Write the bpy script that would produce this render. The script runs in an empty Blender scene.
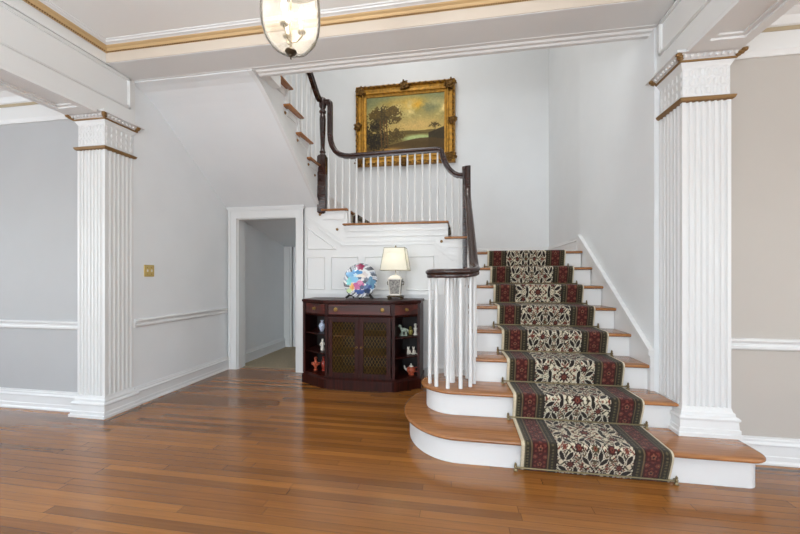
import bpy, bmesh, math, random
import numpy as np
from mathutils import Vector, Matrix
random.seed(7)
C = bpy.context.scene.collection
PI = math.pi
R_ = .186            # riser height

# ------------------------------------------------------------------ helpers
def lin(c):
    if isinstance(c, str):
        c = tuple(int(c[i:i+2], 16)/255 for i in (0, 2, 4))
    return tuple((v/12.92 if v <= .04045 else ((v+.055)/1.055)**2.4) for v in c)

def mat(name, col=None, rough=.5, metal=0, spec=.5, coat=0, bump=0, bscale=60, var=0, vscale=4, attr=False, sub=0):
    m = bpy.data.materials.new(name); m.use_nodes = True
    nt = m.node_tree; b = nt.nodes['Principled BSDF']
    b.inputs['Roughness'].default_value = rough; b.inputs['Metallic'].default_value = metal
    b.inputs['Specular IOR Level'].default_value = spec; b.inputs['Coat Weight'].default_value = coat
    b.inputs['Coat Roughness'].default_value = .12
    tc = nt.nodes.new('ShaderNodeTexCoord')
    if attr:
        a = nt.nodes.new('ShaderNodeAttribute'); a.attribute_name = 'Col'
        nt.links.new(a.outputs['Color'], b.inputs['Base Color'])
    else:
        c = lin(col) + (1,)
        b.inputs['Base Color'].default_value = c
        if var:
            n = nt.nodes.new('ShaderNodeTexNoise'); n.inputs['Scale'].default_value = vscale; n.inputs['Detail'].default_value = 4
            r = nt.nodes.new('ShaderNodeValToRGB')
            r.color_ramp.elements[0].position = .3; r.color_ramp.elements[1].position = .7
            r.color_ramp.elements[0].color = tuple(v*(1-var) for v in c[:3]) + (1,)
            r.color_ramp.elements[1].color = tuple(min(1, v*(1+var)) for v in c[:3]) + (1,)
            nt.links.new(tc.outputs['Object'], n.inputs['Vector']); nt.links.new(n.outputs['Fac'], r.inputs['Fac'])
            nt.links.new(r.outputs['Color'], b.inputs['Base Color'])
    if bump:
        n = nt.nodes.new('ShaderNodeTexNoise'); n.inputs['Scale'].default_value = bscale; n.inputs['Detail'].default_value = 3
        bp = nt.nodes.new('ShaderNodeBump'); bp.inputs['Strength'].default_value = bump; bp.inputs['Distance'].default_value = .01
        nt.links.new(tc.outputs['Object'], n.inputs['Vector']); nt.links.new(n.outputs['Fac'], bp.inputs['Height'])
        nt.links.new(bp.outputs['Normal'], b.inputs['Normal'])
    return m

def wood(name, c1, c2, rough=.3, axis='X', scale=1, coat=.2):
    m = mat(name, c1, rough, coat=coat); nt = m.node_tree; b = nt.nodes['Principled BSDF']
    tc = nt.nodes['Texture Coordinate']
    mp = nt.nodes.new('ShaderNodeMapping')
    s = {'X': (1.2, 26, 26), 'Y': (26, 1.2, 26), 'Z': (26, 26, 1.2)}[axis]
    mp.inputs['Scale'].default_value = tuple(v*scale for v in s)
    n = nt.nodes.new('ShaderNodeTexNoise'); n.inputs['Scale'].default_value = 1.6; n.inputs['Detail'].default_value = 6
    n.inputs['Distortion'].default_value = .6
    r = nt.nodes.new('ShaderNodeValToRGB'); r.color_ramp.elements[0].position = .32; r.color_ramp.elements[1].position = .68
    r.color_ramp.elements[0].color = lin(c2)+(1,); r.color_ramp.elements[1].color = lin(c1)+(1,)
    L = nt.links.new
    L(tc.outputs['Object'], mp.inputs['Vector']); L(mp.outputs['Vector'], n.inputs['Vector'])
    L(n.outputs['Fac'], r.inputs['Fac']); L(r.outputs['Color'], b.inputs['Base Color'])
    return m

def wpos(o):
    w = Vector((0, 0, 0))
    while o is not None: w += o.location; o = o.parent
    return w

class MB:
    def __init__(s): s.bm = bmesh.new()
    def face(s, vs):
        try: return s.bm.faces.new(vs)
        except ValueError: return None
    def box(s, a, b):
        x0, x1 = sorted((a[0], b[0])); y0, y1 = sorted((a[1], b[1])); z0, z1 = sorted((a[2], b[2]))
        v = [s.bm.verts.new(p) for p in ((x0,y0,z0),(x1,y0,z0),(x1,y1,z0),(x0,y1,z0),(x0,y0,z1),(x1,y0,z1),(x1,y1,z1),(x0,y1,z1))]
        for f in ((0,3,2,1),(4,5,6,7),(0,1,5,4),(1,2,6,5),(2,3,7,6),(3,0,4,7)): s.face([v[i] for i in f])
        return s
    def layers(s, poly, lay):
        """stacked outlines: poly CCW in plan, lay = [(z, outward offset)]"""
        n = len(poly); P = [Vector(p) for p in poly]; rings = []
        nr = []
        for i in range(n):
            a = (P[i]-P[i-1]).normalized(); b = (P[(i+1) % n]-P[i]).normalized()
            na = Vector((a.y, -a.x)); nb = Vector((b.y, -b.x)); m = na+nb
            m = m/(max(.3, m.length_squared/2)) if m.length > 1e-6 else na
            nr.append(m)
        for z, o in lay:
            rings.append([s.bm.verts.new((P[i].x+nr[i].x*o, P[i].y+nr[i].y*o, z)) for i in range(n)])
        for k in range(len(rings)-1):
            for i in range(n): s.face([rings[k][i], rings[k][(i+1) % n], rings[k+1][(i+1) % n], rings[k+1][i]])
        s.face(rings[0][::-1]); s.face(rings[-1])
        return s
    def wedge(s, poly, axis, a, b):
        """extrude a closed polygon; axis 'x': poly=(y,z); 'y': poly=(x,z)"""
        f = (lambda p, t: (t, p[0], p[1])) if axis == 'x' else (lambda p, t: (p[0], t, p[1]))
        A = [s.bm.verts.new(f(p, a)) for p in poly]; B = [s.bm.verts.new(f(p, b)) for p in poly]; n = len(poly)
        for i in range(n): s.face([A[i], A[(i+1) % n], B[(i+1) % n], B[i]])
        s.face(A[::-1]); s.face(B)
        return s
    def mould(s, path, prof, closed=False):
        """plan path [(x,y)], profile [(offset to the right, z)] with mitred corners"""
        P = [Vector(p) for p in path]; n = len(P); rings = []
        for i in range(n):
            if closed or 0 < i < n-1: a = (P[i]-P[i-1]).normalized(); b = (P[(i+1) % n]-P[i]).normalized()
            elif i == 0: a = b = (P[1]-P[0]).normalized()
            else: a = b = (P[-1]-P[-2]).normalized()
            na = Vector((a.y, -a.x)); nb = Vector((b.y, -b.x)); m = na+nb; m = m/(m.length_squared/2)
            rings.append([s.bm.verts.new((P[i].x+m.x*o, P[i].y+m.y*o, z)) for o, z in prof])
        k = len(prof)
        for i in range(n if closed else n-1):
            A, B = rings[i], rings[(i+1) % n]
            for j in range(k): s.face([A[j], B[j], B[(j+1) % k], A[(j+1) % k]])
        if not closed: s.face(rings[0]); s.face(rings[-1][::-1])
        return s
    def lathe(s, c, prof, n=24, axis=None):
        M = Matrix.Translation(c)
        if axis is not None: M = M @ Vector((0,0,1)).rotation_difference(Vector(axis)).to_matrix().to_4x4()
        rings = []
        for r, z in prof:
            if r < 1e-6: rings.append([s.bm.verts.new(M @ Vector((0,0,z)))])
            else: rings.append([s.bm.verts.new(M @ Vector((r*math.cos(2*PI*i/n), r*math.sin(2*PI*i/n), z))) for i in range(n)])
        for A, B in zip(rings, rings[1:]):
            for i in range(n):
                j = (i+1) % n
                if len(A) == 1 and len(B) == 1: continue
                if len(A) == 1: s.face([A[0], B[j], B[i]])
                elif len(B) == 1: s.face([A[i], A[j], B[0]])
                else: s.face([A[i], A[j], B[j], B[i]])
        if len(rings[0]) > 1: s.face(rings[0][::-1])
        if len(rings[-1]) > 1: s.face(rings[-1])
        return s
    def ball(s, c, r, sc=(1,1,1), n=14, rot=None):
        M = Matrix.Translation(c)
        if rot is not None: M = M @ rot.to_4x4()
        M = M @ Matrix.Diagonal((r*sc[0], r*sc[1], r*sc[2], 1))
        bmesh.ops.create_uvsphere(s.bm, u_segments=n, v_segments=max(6, n//2+1), radius=1, matrix=M)
        return s
    def tube(s, pts, rad, n=10, up=(0,0,1), prof=None):
        """sweep a circle (or profile [(side, up)]) along pts with a twist-free frame"""
        P = [Vector(p) for p in pts]; m = len(P)
        T = [((P[min(i+1, m-1)]-P[max(i-1, 0)])).normalized() for i in range(m)]
        u = Vector(up); u = (u-T[0]*u.dot(T[0]))
        if u.length < 1e-4: u = Vector((0,1,0)) - T[0]*T[0].y
        u.normalize(); rings = []
        for i in range(m):
            if i:
                q = T[i-1].rotation_difference(T[i]); u = q @ u; u = (u-T[i]*u.dot(T[i])).normalized()
            sd = T[i].cross(u)
            r = rad[i] if isinstance(rad, (list, tuple)) else rad
            pr = prof if prof else [(math.cos(2*PI*k/n), math.sin(2*PI*k/n)) for k in range(n)]
            rings.append([s.bm.verts.new(P[i]+sd*(a*r)+u*(b*r)) for a, b in pr])
        k = len(rings[0])
        for A, B in zip(rings, rings[1:]):
            for j in range(k): s.face([A[j], A[(j+1) % k], B[(j+1) % k], B[j]])
        s.face(rings[0][::-1]); s.face(rings[-1])
        return s
    def build(s, name, m, parent=None, smooth=False, sharp=35):
        bmesh.ops.recalc_face_normals(s.bm, faces=s.bm.faces)
        w = wpos(parent)
        for v in s.bm.verts: v.co -= w
        me = bpy.data.meshes.new(name); s.bm.to_mesh(me); s.bm.free()
        me.materials.append(m)
        if smooth:
            me.shade_smooth()
            me.set_sharp_from_angle(angle=math.radians(sharp))
        o = bpy.data.objects.new(name, me); C.objects.link(o)
        if parent is not None: o.parent = parent
        return o

def thing(name, label, cat, loc=(0,0,0), group=None):
    o = bpy.data.objects.new(name, None); C.objects.link(o); o.location = loc
    o.empty_display_size = .1
    return tag(o, label, cat, group)
def tag(o, label, cat, group=None):
    o['label'] = label; o['category'] = cat
    if group: o['group'] = group
    return o
def struct(o):
    o['kind'] = 'structure'; return o
def rect(x0, x1, y0, y1): return [(x0,y0),(x1,y0),(x1,y1),(x0,y1)]

def skew_x(x, y):
    return -.04*min(max(y-2.6, 0), 1.7)*min(max((x+.14)/.5, 0), 1)
def skew(o):
    w = wpos(o)
    for v in o.data.vertices:
        v.co.x += skew_x(v.co.x+w.x, v.co.y+w.y)
# ------------------------------------------------------------------ materials
M_wall = mat('hall_paint', 'e0e3e5', .55, bump=.03, bscale=180, var=.015, vscale=3)
M_room = mat('side_room_dimmed_paint', 'b0b1b2', .55, bump=.03, bscale=180, var=.015, vscale=3)  # greyed from the hall paint to stand in for weaker light
M_room_r = mat('right_room_warmed_paint', 'b5afa8', .55, bump=.03, bscale=180, var=.015, vscale=3)  # side room grey with warm lamplight mixed into the colour
M_white = mat('white_gloss_paint', 'dbdcdc', .32)
M_white_s = mat('white_satin_paint', 'dedfde', .42)
M_ceil = mat('ceiling_paint', 'e6e7e6', .7)
M_gold = mat('gilded_moulding', 'c4a679', .5, metal=.15, bump=.1, bscale=120)
M_gold_s = mat('faded_gilding', 'b0a184', .6)
M_bead = mat('bronze_gilding', '84643a', .42, metal=.4, bump=.3, bscale=150)
M_tread = wood('stair_tread_wood', 'a8703f', '84542d', .26, 'X', coat=.3)
M_tread_y = wood('stair_tread_wood_end', 'a8703f', '84542d', .26, 'Y', coat=.3)
M_mahog = wood('dark_mahogany', '3a1008', '1a0603', .4, 'Z', coat=0)
M_mahog.node_tree.nodes['Principled BSDF'].inputs['Specular IOR Level'].default_value = .22
M_rail = wood('handrail_mahogany', '3a1f19', '22110e', .24, 'X', coat=.3)
M_drawer = wood('flame_mahogany', '5a1c10', '230a05', .38, 'X', scale=.35, coat=.05)
M_brass = mat('aged_brass', '84775a', .35, metal=.9)
M_knob = mat('knob_brass', '8a6d3c', .35, metal=.8)
M_lattice = mat('lattice_brass', '9c7c42', .45, metal=.3)
M_brass_d = mat('dark_bronze', '4c4132', .4, metal=.8)
M_brass_b = mat('brass_plate', 'c9ae6c', .3, metal=.75)
M_dark = mat('cabinet_interior', '1c100d', .6)
M_carpet = mat('beige_carpet', 'a3957c', .95, bump=.8, bscale=220, var=.12, vscale=60)
M_attr_rug = mat('woven_wool', rough=.92, attr=True, spec=.2, bump=.5, bscale=420)
M_attr_rug.node_tree.nodes['Principled BSDF'].inputs['Sheen Weight'].default_value = .12
M_bind = mat('rug_binding', 'cfc2a6', .9, bump=.5, bscale=400)
M_attr_paint = mat('oil_paint', rough=.5, spec=.25, attr=True, bump=.15, bscale=90)
M_attr_china = mat('painted_china', rough=.14, attr=True, coat=.4)
M_frame = mat('gilded_frame', 'a87a26', .38, metal=.45, bump=.5, bscale=70, var=.35, vscale=22)
M_frame_d = mat('carved_gilding', '6a4a1a', .4, metal=.55, bump=1, bscale=80, var=.5, vscale=40)
M_black = mat('black_lacquer', '15120f', .3)

def floor_material():
    m = mat('strip_oak_floor', '9a6038', .2, coat=.25); nt = m.node_tree; b = nt.nodes['Principled BSDF']; L = nt.links.new
    N = nt.nodes.new; tc = nt.nodes['Texture Coordinate']
    def m2(op, a, bb=None, cc=None):
        n = N('ShaderNodeMath'); n.operation = op
        for i, v in enumerate((a, bb, cc)):
            if v is None: continue
            if isinstance(v, (int, float)): n.inputs[i].default_value = v
            else: L(v, n.inputs[i])
        return n.outputs[0]
    sp = N('ShaderNodeSeparateXYZ'); L(tc.outputs['Object'], sp.inputs[0]); X, Y = sp.outputs[0], sp.outputs[1]
    al, ac = X, Y                                   # boards run along x
    dl = m2('MINIMUM', m2('MAXIMUM', m2('ADD', X, 2.945), m2('SUBTRACT', 2.545, Y)), m2('SUBTRACT', 4.19, Y))
    dr = m2('MAXIMUM', m2('SUBTRACT', 1.76, X), m2('SUBTRACT', 2.62, Y))
    dd = m2('MINIMUM', dl, dr)                      # distance from the walls: inlaid border strips
    W = .057
    row = m2('FLOOR', m2('DIVIDE', ac, W)); fr = m2('FRACT', m2('DIVIDE', ac, W))
    wn = N('ShaderNodeTexWhiteNoise'); wn.noise_dimensions = '1D'; L(row, wn.inputs['W'])
    off = m2('MULTIPLY', wn.outputs['Value'], 7.3)
    bl = m2('DIVIDE', m2('ADD', al, off), 1.25); seg = m2('FLOOR', bl); fb = m2('FRACT', bl)
    cv = N('ShaderNodeCombineXYZ'); L(row, cv.inputs[0]); L(seg, cv.inputs[1])
    w2 = N('ShaderNodeTexWhiteNoise'); w2.noise_dimensions = '2D'; L(cv.outputs[0], w2.inputs['Vector'])
    ramp = N('ShaderNodeValToRGB'); cr = ramp.color_ramp
    cr.elements[0].position = 0; cr.elements[0].color = lin('744920')+(1,)
    cr.elements[1].position = 1; cr.elements[1].color = lin('9a652e')+(1,)
    e = cr.elements.new(.35); e.color = lin('865528')+(1,)
    e = cr.elements.new(.75); e.color = lin('8f5c2b')+(1,)
    L(w2.outputs['Value'], ramp.inputs['Fac'])
    gv = N('ShaderNodeCombineXYZ'); L(m2('ADD', m2('MULTIPLY', al, 2.2), m2('MULTIPLY', w2.outputs['Value'], 50)), gv.inputs[0]); L(m2('MULTIPLY', ac, 60), gv.inputs[1])
    gn = N('ShaderNodeTexNoise'); gn.inputs['Scale'].default_value = 1.3; gn.inputs['Detail'].default_value = 6; L(gv.outputs[0], gn.inputs['Vector'])
    big = N('ShaderNodeTexNoise'); big.inputs['Scale'].default_value = 1.1; big.inputs['Detail'].default_value = 2; L(tc.outputs['Object'], big.inputs['Vector'])
    g1 = m2('MULTIPLY_ADD', gn.outputs['Fac'], .7, .65)
    g2 = m2('MULTIPLY', g1, m2('MULTIPLY_ADD', big.outputs['Fac'], .5, .75))
    gap = m2('MAXIMUM', m2('LESS_THAN', fr, .035), m2('LESS_THAN', fb, .0022))
    stripe = m2('ADD', m2('MULTIPLY', m2('GREATER_THAN', dd, .030), m2('LESS_THAN', dd, .062)), m2('MULTIPLY', m2('GREATER_THAN', dd, .098), m2('LESS_THAN', dd, .104)))
    k = m2('MULTIPLY', g2, m2('MULTIPLY', m2('SUBTRACT', 1, m2('MULTIPLY', gap, .6)), m2('SUBTRACT', 1, m2('MULTIPLY', stripe, .75))))
    mx = N('ShaderNodeVectorMath'); mx.operation = 'SCALE'; L(ramp.outputs['Color'], mx.inputs[0]); L(k, mx.inputs['Scale'])
    L(mx.outputs[0], b.inputs['Base Color'])
    bp = N('ShaderNodeBump'); bp.inputs['Strength'].default_value = .25; bp.inputs['Distance'].default_value = .002
    L(m2('SUBTRACT', m2('MULTIPLY', big.outputs['Fac'], .6), gap), bp.inputs['Height']); L(bp.outputs['Normal'], b.inputs['Normal'])
    L(m2('MULTIPLY_ADD', gn.outputs['Fac'], .12, .16), b.inputs['Roughness'])
    return m
M_floor = floor_material()

def setcol(me, cols):
    a = me.color_attributes.new('Col', 'FLOAT_COLOR', 'POINT')
    c = np.ones((len(me.vertices), 4), np.float32); c[:, :3] = cols
    a.data.foreach_set('color', c.ravel())
def nlin(a):
    a = np.clip(a, 0, 1); return np.where(a <= .04045, a/12.92, ((a+.055)/1.055)**2.4)
def hexa(h): return np.array([int(h[i:i+2], 16)/255 for i in (0, 2, 4)])

# ------------------------------------------------------------------ room shell
WL, WR = -3.0, 1.40          # hall / stair side walls
ZB, ZH, ZC, Z2 = 2.60, 3.01, 3.15, 5.9
LX, RX, YR = -6.6, 4.9, -3.6   # outer limits of the side rooms and rear wall

struct(MB().box((LX, YR, -.1), (RX, 5.9, 0)).build('floor', M_floor))
struct(MB().box((WL-.1, 4.33, 0), (-1.9, 5.7, .006)).build('floor_understairs', M_carpet))

# hall ceiling (slab with the floor above), side room ceilings
struct(MB().box((WL-.2, YR, ZC), (WR+.2, 2.75, 3.345)).box((WL-.2, 2.75, ZH+.02), (-1.71, 3.20, 3.345)).build('ceiling', M_ceil))
struct(MB().box((LX, YR, 2.86), (WL-.2, 2.7, 3.2)).build('ceiling_left', M_ceil))
struct(MB().box((WR+.2, YR, 2.86), (RX, 2.7, 3.2)).build('ceiling_right', M_ceil))
struct(MB().box((WL-.2, -.2, Z2), (WR+.2, 5.9, Z2+.1)).build('ceiling_upper', M_ceil))

struct(MB().box((WL-.15, 2.852, 0), (WL, 5.85, Z2)).box((WL-.15, -.2, 3.345), (WL, 2.852, Z2)).build('wall_left', M_wall))
struct(MB().box((WR, 2.852, 0), (WR+.15, 4.3, Z2)).box((WR, 4.3, 0), (WR+.15, 5.85, Z2)).box((WR, -.2, 3.345), (WR+.15, 2.852, Z2)).build('wall_right', M_wall))
struct(MB().box((-2.82, 5.7, 0), (WR, 5.85, Z2)).box((WL, 5.7, 1.95), (-2.82, 5.85, Z2)).build('wall_back', M_wall))
struct(MB().box((WL-.15, -.3, 3.345), (WR+.15, -.2, Z2)).build('wall_upper', M_wall))
struct(MB().box((LX, 2.66, 0), (-3.277, 2.8, 3.2)).build('wall_left_room', M_room))
struct(MB().box((1.702, 2.66, 0), (RX, 2.8, 3.2)).build('wall_right_room', M_room_r))

# rear wall and outer walls with window openings (the daylight of the house)
def wall_with_holes(name, axis, pos, a0, a1, z1, holes, m):
    mb = MB(); holes = sorted(holes); cur = a0
    def bx(p, q, zz0, zz1):
        if axis == 'y': mb.box((p, pos-.15, zz0), (q, pos, zz1))
        else: mb.box((pos, p, zz0), (pos+.15, q, zz1))
    for h0, h1, s0, s1 in holes:
        bx(cur, h0, 0, z1); bx(h0, h1, 0, s0); bx(h0, h1, s1, z1); cur = h1
    bx(cur, a1, 0, z1)
    return struct(mb.build(name, m))
WIN_R = [(-6.0, -4.3, .5, 2.3), (-2.6, -1.5, .3, 2.7), (-.1, 1.0, .3, 2.7), (2.4, 4.1, .5, 2.3)]
wall_with_holes('wall_front', 'y', YR, LX, RX, 3.2, WIN_R, M_wall)
WIN_L = [(-2.4, -.6, .6, 2.3), (.2, 1.6, .6, 2.3)]
wall_with_holes('wall_far_left', 'x', LX-.15, YR, 2.8, 3.2, WIN_L, M_room)
wall_with_holes('wall_far_right', 'x', RX, YR, 2.8, 3.2, WIN_L, M_room)
wn = 0
for axis, pos, holes in (('y', YR, WIN_R), ('x', LX, WIN_L), ('x', RX, WIN_L)):
    for h0, h1, s0, s1 in holes:
        wn += 1; mb = MB()
        def bar(p, q, u, v):
            if axis == 'y': mb.box((p, pos-.09, u), (q, pos-.04, v))
            else:
                t = pos-.09 if pos < 0 else pos+.04
                mb.box((t, p, u), (t+.05, q, v))
        for (p, q, u, v) in ((h0, h0+.05, s0, s1), (h1-.05, h1, s0, s1), (h0, h1, s0, s0+.05), (h0, h1, s1-.05, s1), (h0, h1, (s0+s1)/2-.02, (s0+s1)/2+.02), ((h0+h1)/2-.015, (h0+h1)/2+.015, s0, s1)): bar(p, q, u, v)
        struct(mb.build('window_%d' % wn, M_white))

# ---------------- beams over the side openings and the header before the stair
def beam(sx, xin, xout, name, ZB=ZB):
    D = ZB-2.60
    """sx = +1: hall lies at +x of the beam (left beam); -1: right beam"""
    mb = MB()
    mb.box((xin, YR, ZB), (xout, 2.852, ZC+.01))
    mb.box((xin-sx*.01, YR+.01, ZH), (xin+sx*.025, 2.60, ZC+.005))       # fascia above the panel
    for (y0, y1, z0, z1) in ((-1.0, 2.80, 2.735+D, 2.76+D), (-1.0, 2.80, 2.982, 3.007), (2.775, 2.80, 2.7355+D, 3.0065)):
        mb.box((xin-sx*.005, y0, z0), (xin+sx*.012, y1, z1))
        mb.box((xin-sx*.004, y0+.006, z0+.006), (xin+sx*.018, y1-.006, z1-.012))
    a, b = sorted((xin, xout))                                            # soffit frame (recessed panel)
    a += .002; b -= .002
    mb.box((a, YR+.01, ZB-.025), (a+.06, 2.41, ZB+.01)); mb.box((b-.06, YR+.01, ZB-.025), (b, 2.41, ZB+.01))
    mb.box((a+.001, 2.40, ZB-.0255), (b-.001, 2.50, ZB+.01))
    mb.box((a+.055, YR+.02, ZB-.012), (a+.085, 2.405, ZB+.01)); mb.box((b-.085, YR+.02, ZB-.012), (b-.055, 2.405, ZB+.01)); mb.box((a+.06, 2.375, ZB-.0125), (b-.06, 2.405, ZB+.01))
    return struct(mb.build(name, M_white_s))
beam(1, -2.98, -3.30, 'trim_1')
beam(-1, 1.405, 1.715, 'trim_2', 2.635)
mb = MB().box((WL+.001, 2.56, ZH), (WR-.001, 2.94, 3.344))
mb.mould([(WL, 2.83), (WR, 2.83)], [(0, ZH+.002), (.004, ZH-.003), (.010, ZH-.003), (.014, ZH+.002)])
mb.mould([(-1.76, 2.94), (WR, 2.94)], [(0, ZH+.012), (.0, ZH-.02), (.03, ZH-.02), (.045, ZH-.01), (.07, ZH-.01), (.085, ZH), (.085, ZH+.012)])
struct(mb.build('trim_3', M_white_s))

M_cream = mat('lantern_warm_cream', 'cbbfb0', .5)  # lantern warmth put into the header face colour, tones down its glare
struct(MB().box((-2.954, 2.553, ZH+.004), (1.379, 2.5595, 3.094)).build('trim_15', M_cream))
# crown moulding round the hall ceiling: white cove over a gilded band
loop = [(-2.95, 2.56), (1.35, 2.56), (1.35, -3.59), (-2.95, -3.59)]
struct(MB().mould(loop, [(0, 3.128), (0, 3.1505), (.095, 3.1505), (.095, 3.144), (.083, 3.141), (.078, 3.134), (.060, 3.132), (.05, 3.128)], True).build('trim_4', M_white))
struct(MB().mould(loop, [(0, 3.092), (0, 3.129), (.052, 3.129), (.045, 3.122), (.030, 3.116), (.022, 3.106), (.018, 3.102), (.008, 3.100), (.006, 3.092)], True).build('trim_5', M_gold))
mb = MB()
for i in range(268):                      # the beaded edge of the gilding
    mb.ball((-2.935+i*.016, 2.547, 3.098), .0058, n=6)
for i in range(180): mb.ball((-2.937, 2.525-i*.016, 3.098), .0058, n=6)
struct(mb.build('trim_6', M_bead, smooth=True))
# side room cornices
for nm, x0, x1 in (('trim_7', LX, -3.30), ('trim_8', 1.70, RX)):
    struct(MB().mould([(x0, 2.66), (x1, 2.66)], [(0, 2.62), (.0, 2.87), (.12, 2.87), (.12, 2.855), (.08, 2.83), (.055, 2.79), (.03, 2.775), (.03, 2.65), (.012, 2.62)]).build(nm, M_white_s))
    struct(MB().mould([(x0, 2.628), (x1, 2.628)], [(-.001, 2.772), (.012, 2.784), (.016, 2.778), (.004, 2.764), (-.001, 2.764)]).build('trim_9' if nm == 'trim_7' else 'trim_10', M_gold_s))

# ---------------- baseboards, chair rails
BB = [(0, 0), (.035, 0), (.035, .012), (.026, .024), (.026, .05), (.022, .055), (.022, .115), (.028, .12), (.028, .128), (.018, .14), (.018, .152), (.012, .158), (.012, .168), (0, .168)]
CR = [(0, .728), (.012, .728), (.02, .738), (.02, .752), (.012, .757), (.012, .772), (.024, .779), (.028, .790), (.02, .798), (0, .802)]
def baseboard(name, path, z=0, prof=BB): return struct(MB().mould(path, [(o, v+z) for o, v in prof]).build(name, M_white))
baseboard('baseboard_left', [(WL, 2.86), (WL, 4.2)])
baseboard('baseboard_left_room', [(LX, 2.66), (-3.30, 2.66)])
baseboard('baseboard_right_room', [(1.70, 2.66), (RX, 2.66)])
baseboard('baseboard_back', [(1.03-1.17, 5.7), (WR, 5.7), (WR, 4.33)], 8*R_)
baseboard('baseboard_understairs', [(-2.97, 4.4), (-2.97, 5.7)])
struct(MB().mould([(WL, 2.86), (WL, 4.2)], CR).build('trim_11', M_white))
struct(MB().mould([(LX, 2.66), (-3.28, 2.66)], CR).build('trim_12', M_white))
struct(MB().mould([(1.69, 2.66), (RX, 2.66)], CR).build('trim_13', M_white))

# ---------------- fluted pilasters
def flute_outline(x0, x1, y0, y1, nx, ny):
    pts = []
    def run(p, q, n):
        p = Vector(p); q = Vector(q); d = (q-p); L = d.length; d.normalize(); inn = Vector((-d.y, d.x))
        pts.append(tuple(p)); m = .016; w = (L-2*m)/n
        for i in range(n):
            a = m+i*w+w*.16; b = m+(i+1)*w-w*.16
            for t in range(7):
                th = PI*t/6; pts.append(tuple(p+d*(a+(b-a)*(1-math.cos(th))/2)+inn*(.014*math.sin(th))))
    run((x0, y0), (x1, y0), nx); run((x1, y0), (x1, y1), ny)
    pts.append((x1, y1)); run((x0, y1), (x0, y0), ny)
    return pts
def pilaster(x0, x1, y0, y1, z0, label, up=0):
    t = thing('pilaster', label, 'column', ((x0+x1)/2, (y0+y1)/2, z0))
    r = rect(x0, x1, y0, y1)
    b = z0
    MB().layers(r, [(b, .042), (b+.022, .042), (b+.026, .034), (b+.05, .034), (b+.054, .028), (b+.10, .026), (b+.106, .032), (b+.116, .034), (b+.126, .026), (b+.130, .016), (b+.148, .014), (b+.156, .006), (b+.172, .002), (b+.18, 0)]).build('base', M_white, t)
    MB().layers(flute_outline(x0, x1, y0, y1, 7, 6), [(b+.18, 0), (2.30+up, 0)]).build('shaft', M_white, t)
    MB().layers(r, [(2.296+up, .004), (2.30+up, .014), (2.316+up, .021), (2.320+up, .018), (2.328+up, .004)]).build('necking_band', M_bead, t)
    mb = MB().layers(r, [(2.326+up, -.004), (2.51+up, -.004), (2.53+up, .006), (2.545+up, .016)])
    # rows of small pressed leaves on the frieze of the capital
    for k in range(3):
        z = 2.352+up+k*.058
        nx = 8
        for i in range(nx):
            px = x0+(i+.5+(.0 if k % 2 else .0))*(x1-x0)/nx
            mb.ball((px, y0+.003, z+.014), .014, (.85, .35, 1.7), 8)
            mb.ball((px+.5*(x1-x0)/nx if i < nx-1 else px, y0+.003, z+.045), .008, (.8, .4, 1.2), 6)
        for i in range(6):
            py = y0+(i+.5)*(y1-y0)/6
            for xx in (x0+.003, x1-.003): mb.ball((xx, py, z+.014), .014, (.35, .85, 1.7), 8)
    mb.build('capital_frieze', M_white, t, True)
    MB().layers(r, [(2.544+up, .012), (2.547+up, .022), (2.555+up, .026), (2.560+up, .018)]).build('gilded_bead', M_bead, t)
    top = .062
    mb = MB().layers(r, [(2.558+up, .018), (2.566+up, .026), (2.575+up, .040), (2.586+up, .050), (2.589+up, top), (2.604+up, top)])
    n = 9                                      # egg and dart
    for i in range(n):
        px = x0-.02+(i+.5)*(x1-x0+.04)/n; mb.ball((px, y0-.038, 2.575+up), .013, (.75, .8, 1.1), 8)
    for i in range(8):
        py = y0-.02+(i+.5)*(y1-y0)/8
        for xx in (x0-.038, x1+.038): mb.ball((xx, py, 2.575+up), .013, (.8, .75, 1.1), 8)
    mb.build('egg_and_dart', M_white, t, True)
    for cx, cy, dx, dy in ((x0, y0, -1, -1), (x1, y0, 1, -1), (x0, y1, -1, 1), (x1, y1, 1, 1)):
        mb = MB()
        for k, (o, z, rr) in enumerate(((.026, 2.562+up, .012), (.036, 2.572+up, .016), (.047, 2.581+up, .015))):
            mb.ball((cx+dx*o, cy+dy*o if dy < 0 else cy+.01, z), rr, (1, 1, .9), 8)
            mb.ball((cx+dx*o-dx*.012, (cy+dy*o if dy < 0 else cy+.01), z+.003), rr*.7, n=8); mb.ball((cx+dx*o, (cy+dy*o if dy < 0 else cy+.01)-dy*.012, z+.003), rr*.7, n=8)
        mb.build('corner_leaf', M_bead, t, True)
    return t
pilaster(-3.275, -2.995, 2.578, 2.85, 0, 'white fluted pilaster with gilded capital standing on the floor at left')
pilaster(1.42, 1.70, 2.578, 2.85, R_, 'white fluted pilaster with gilded capital standing on the bottom stair step', .035)

# ------------------------------------------------------------------ wall under the gallery, doorway
YG = 4.20
DX0, DX1, DZ = -2.86, -2.04, 1.96
mb = MB()
mb.box((WL, YG+.02, 0), (DX0, YG+.14, 2.12)).box((DX0, YG+.02, DZ), (DX1, YG+.14, 2.12)).box((DX1, YG+.02, 0), (-1.71, YG+.14, 2.10))
mb.box((-1.71, YG+.02, 0), (-1.37, YG+.14, 11*R_-.03)).box((-1.37, YG+.02, 0), (-.14, YG+.14, 10*R_-.03)).box((-.14, YG+.02, 0), (.13, YG+.14, 9*R_-.03))
struct(mb.build('wall_panelled', M_white))
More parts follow.
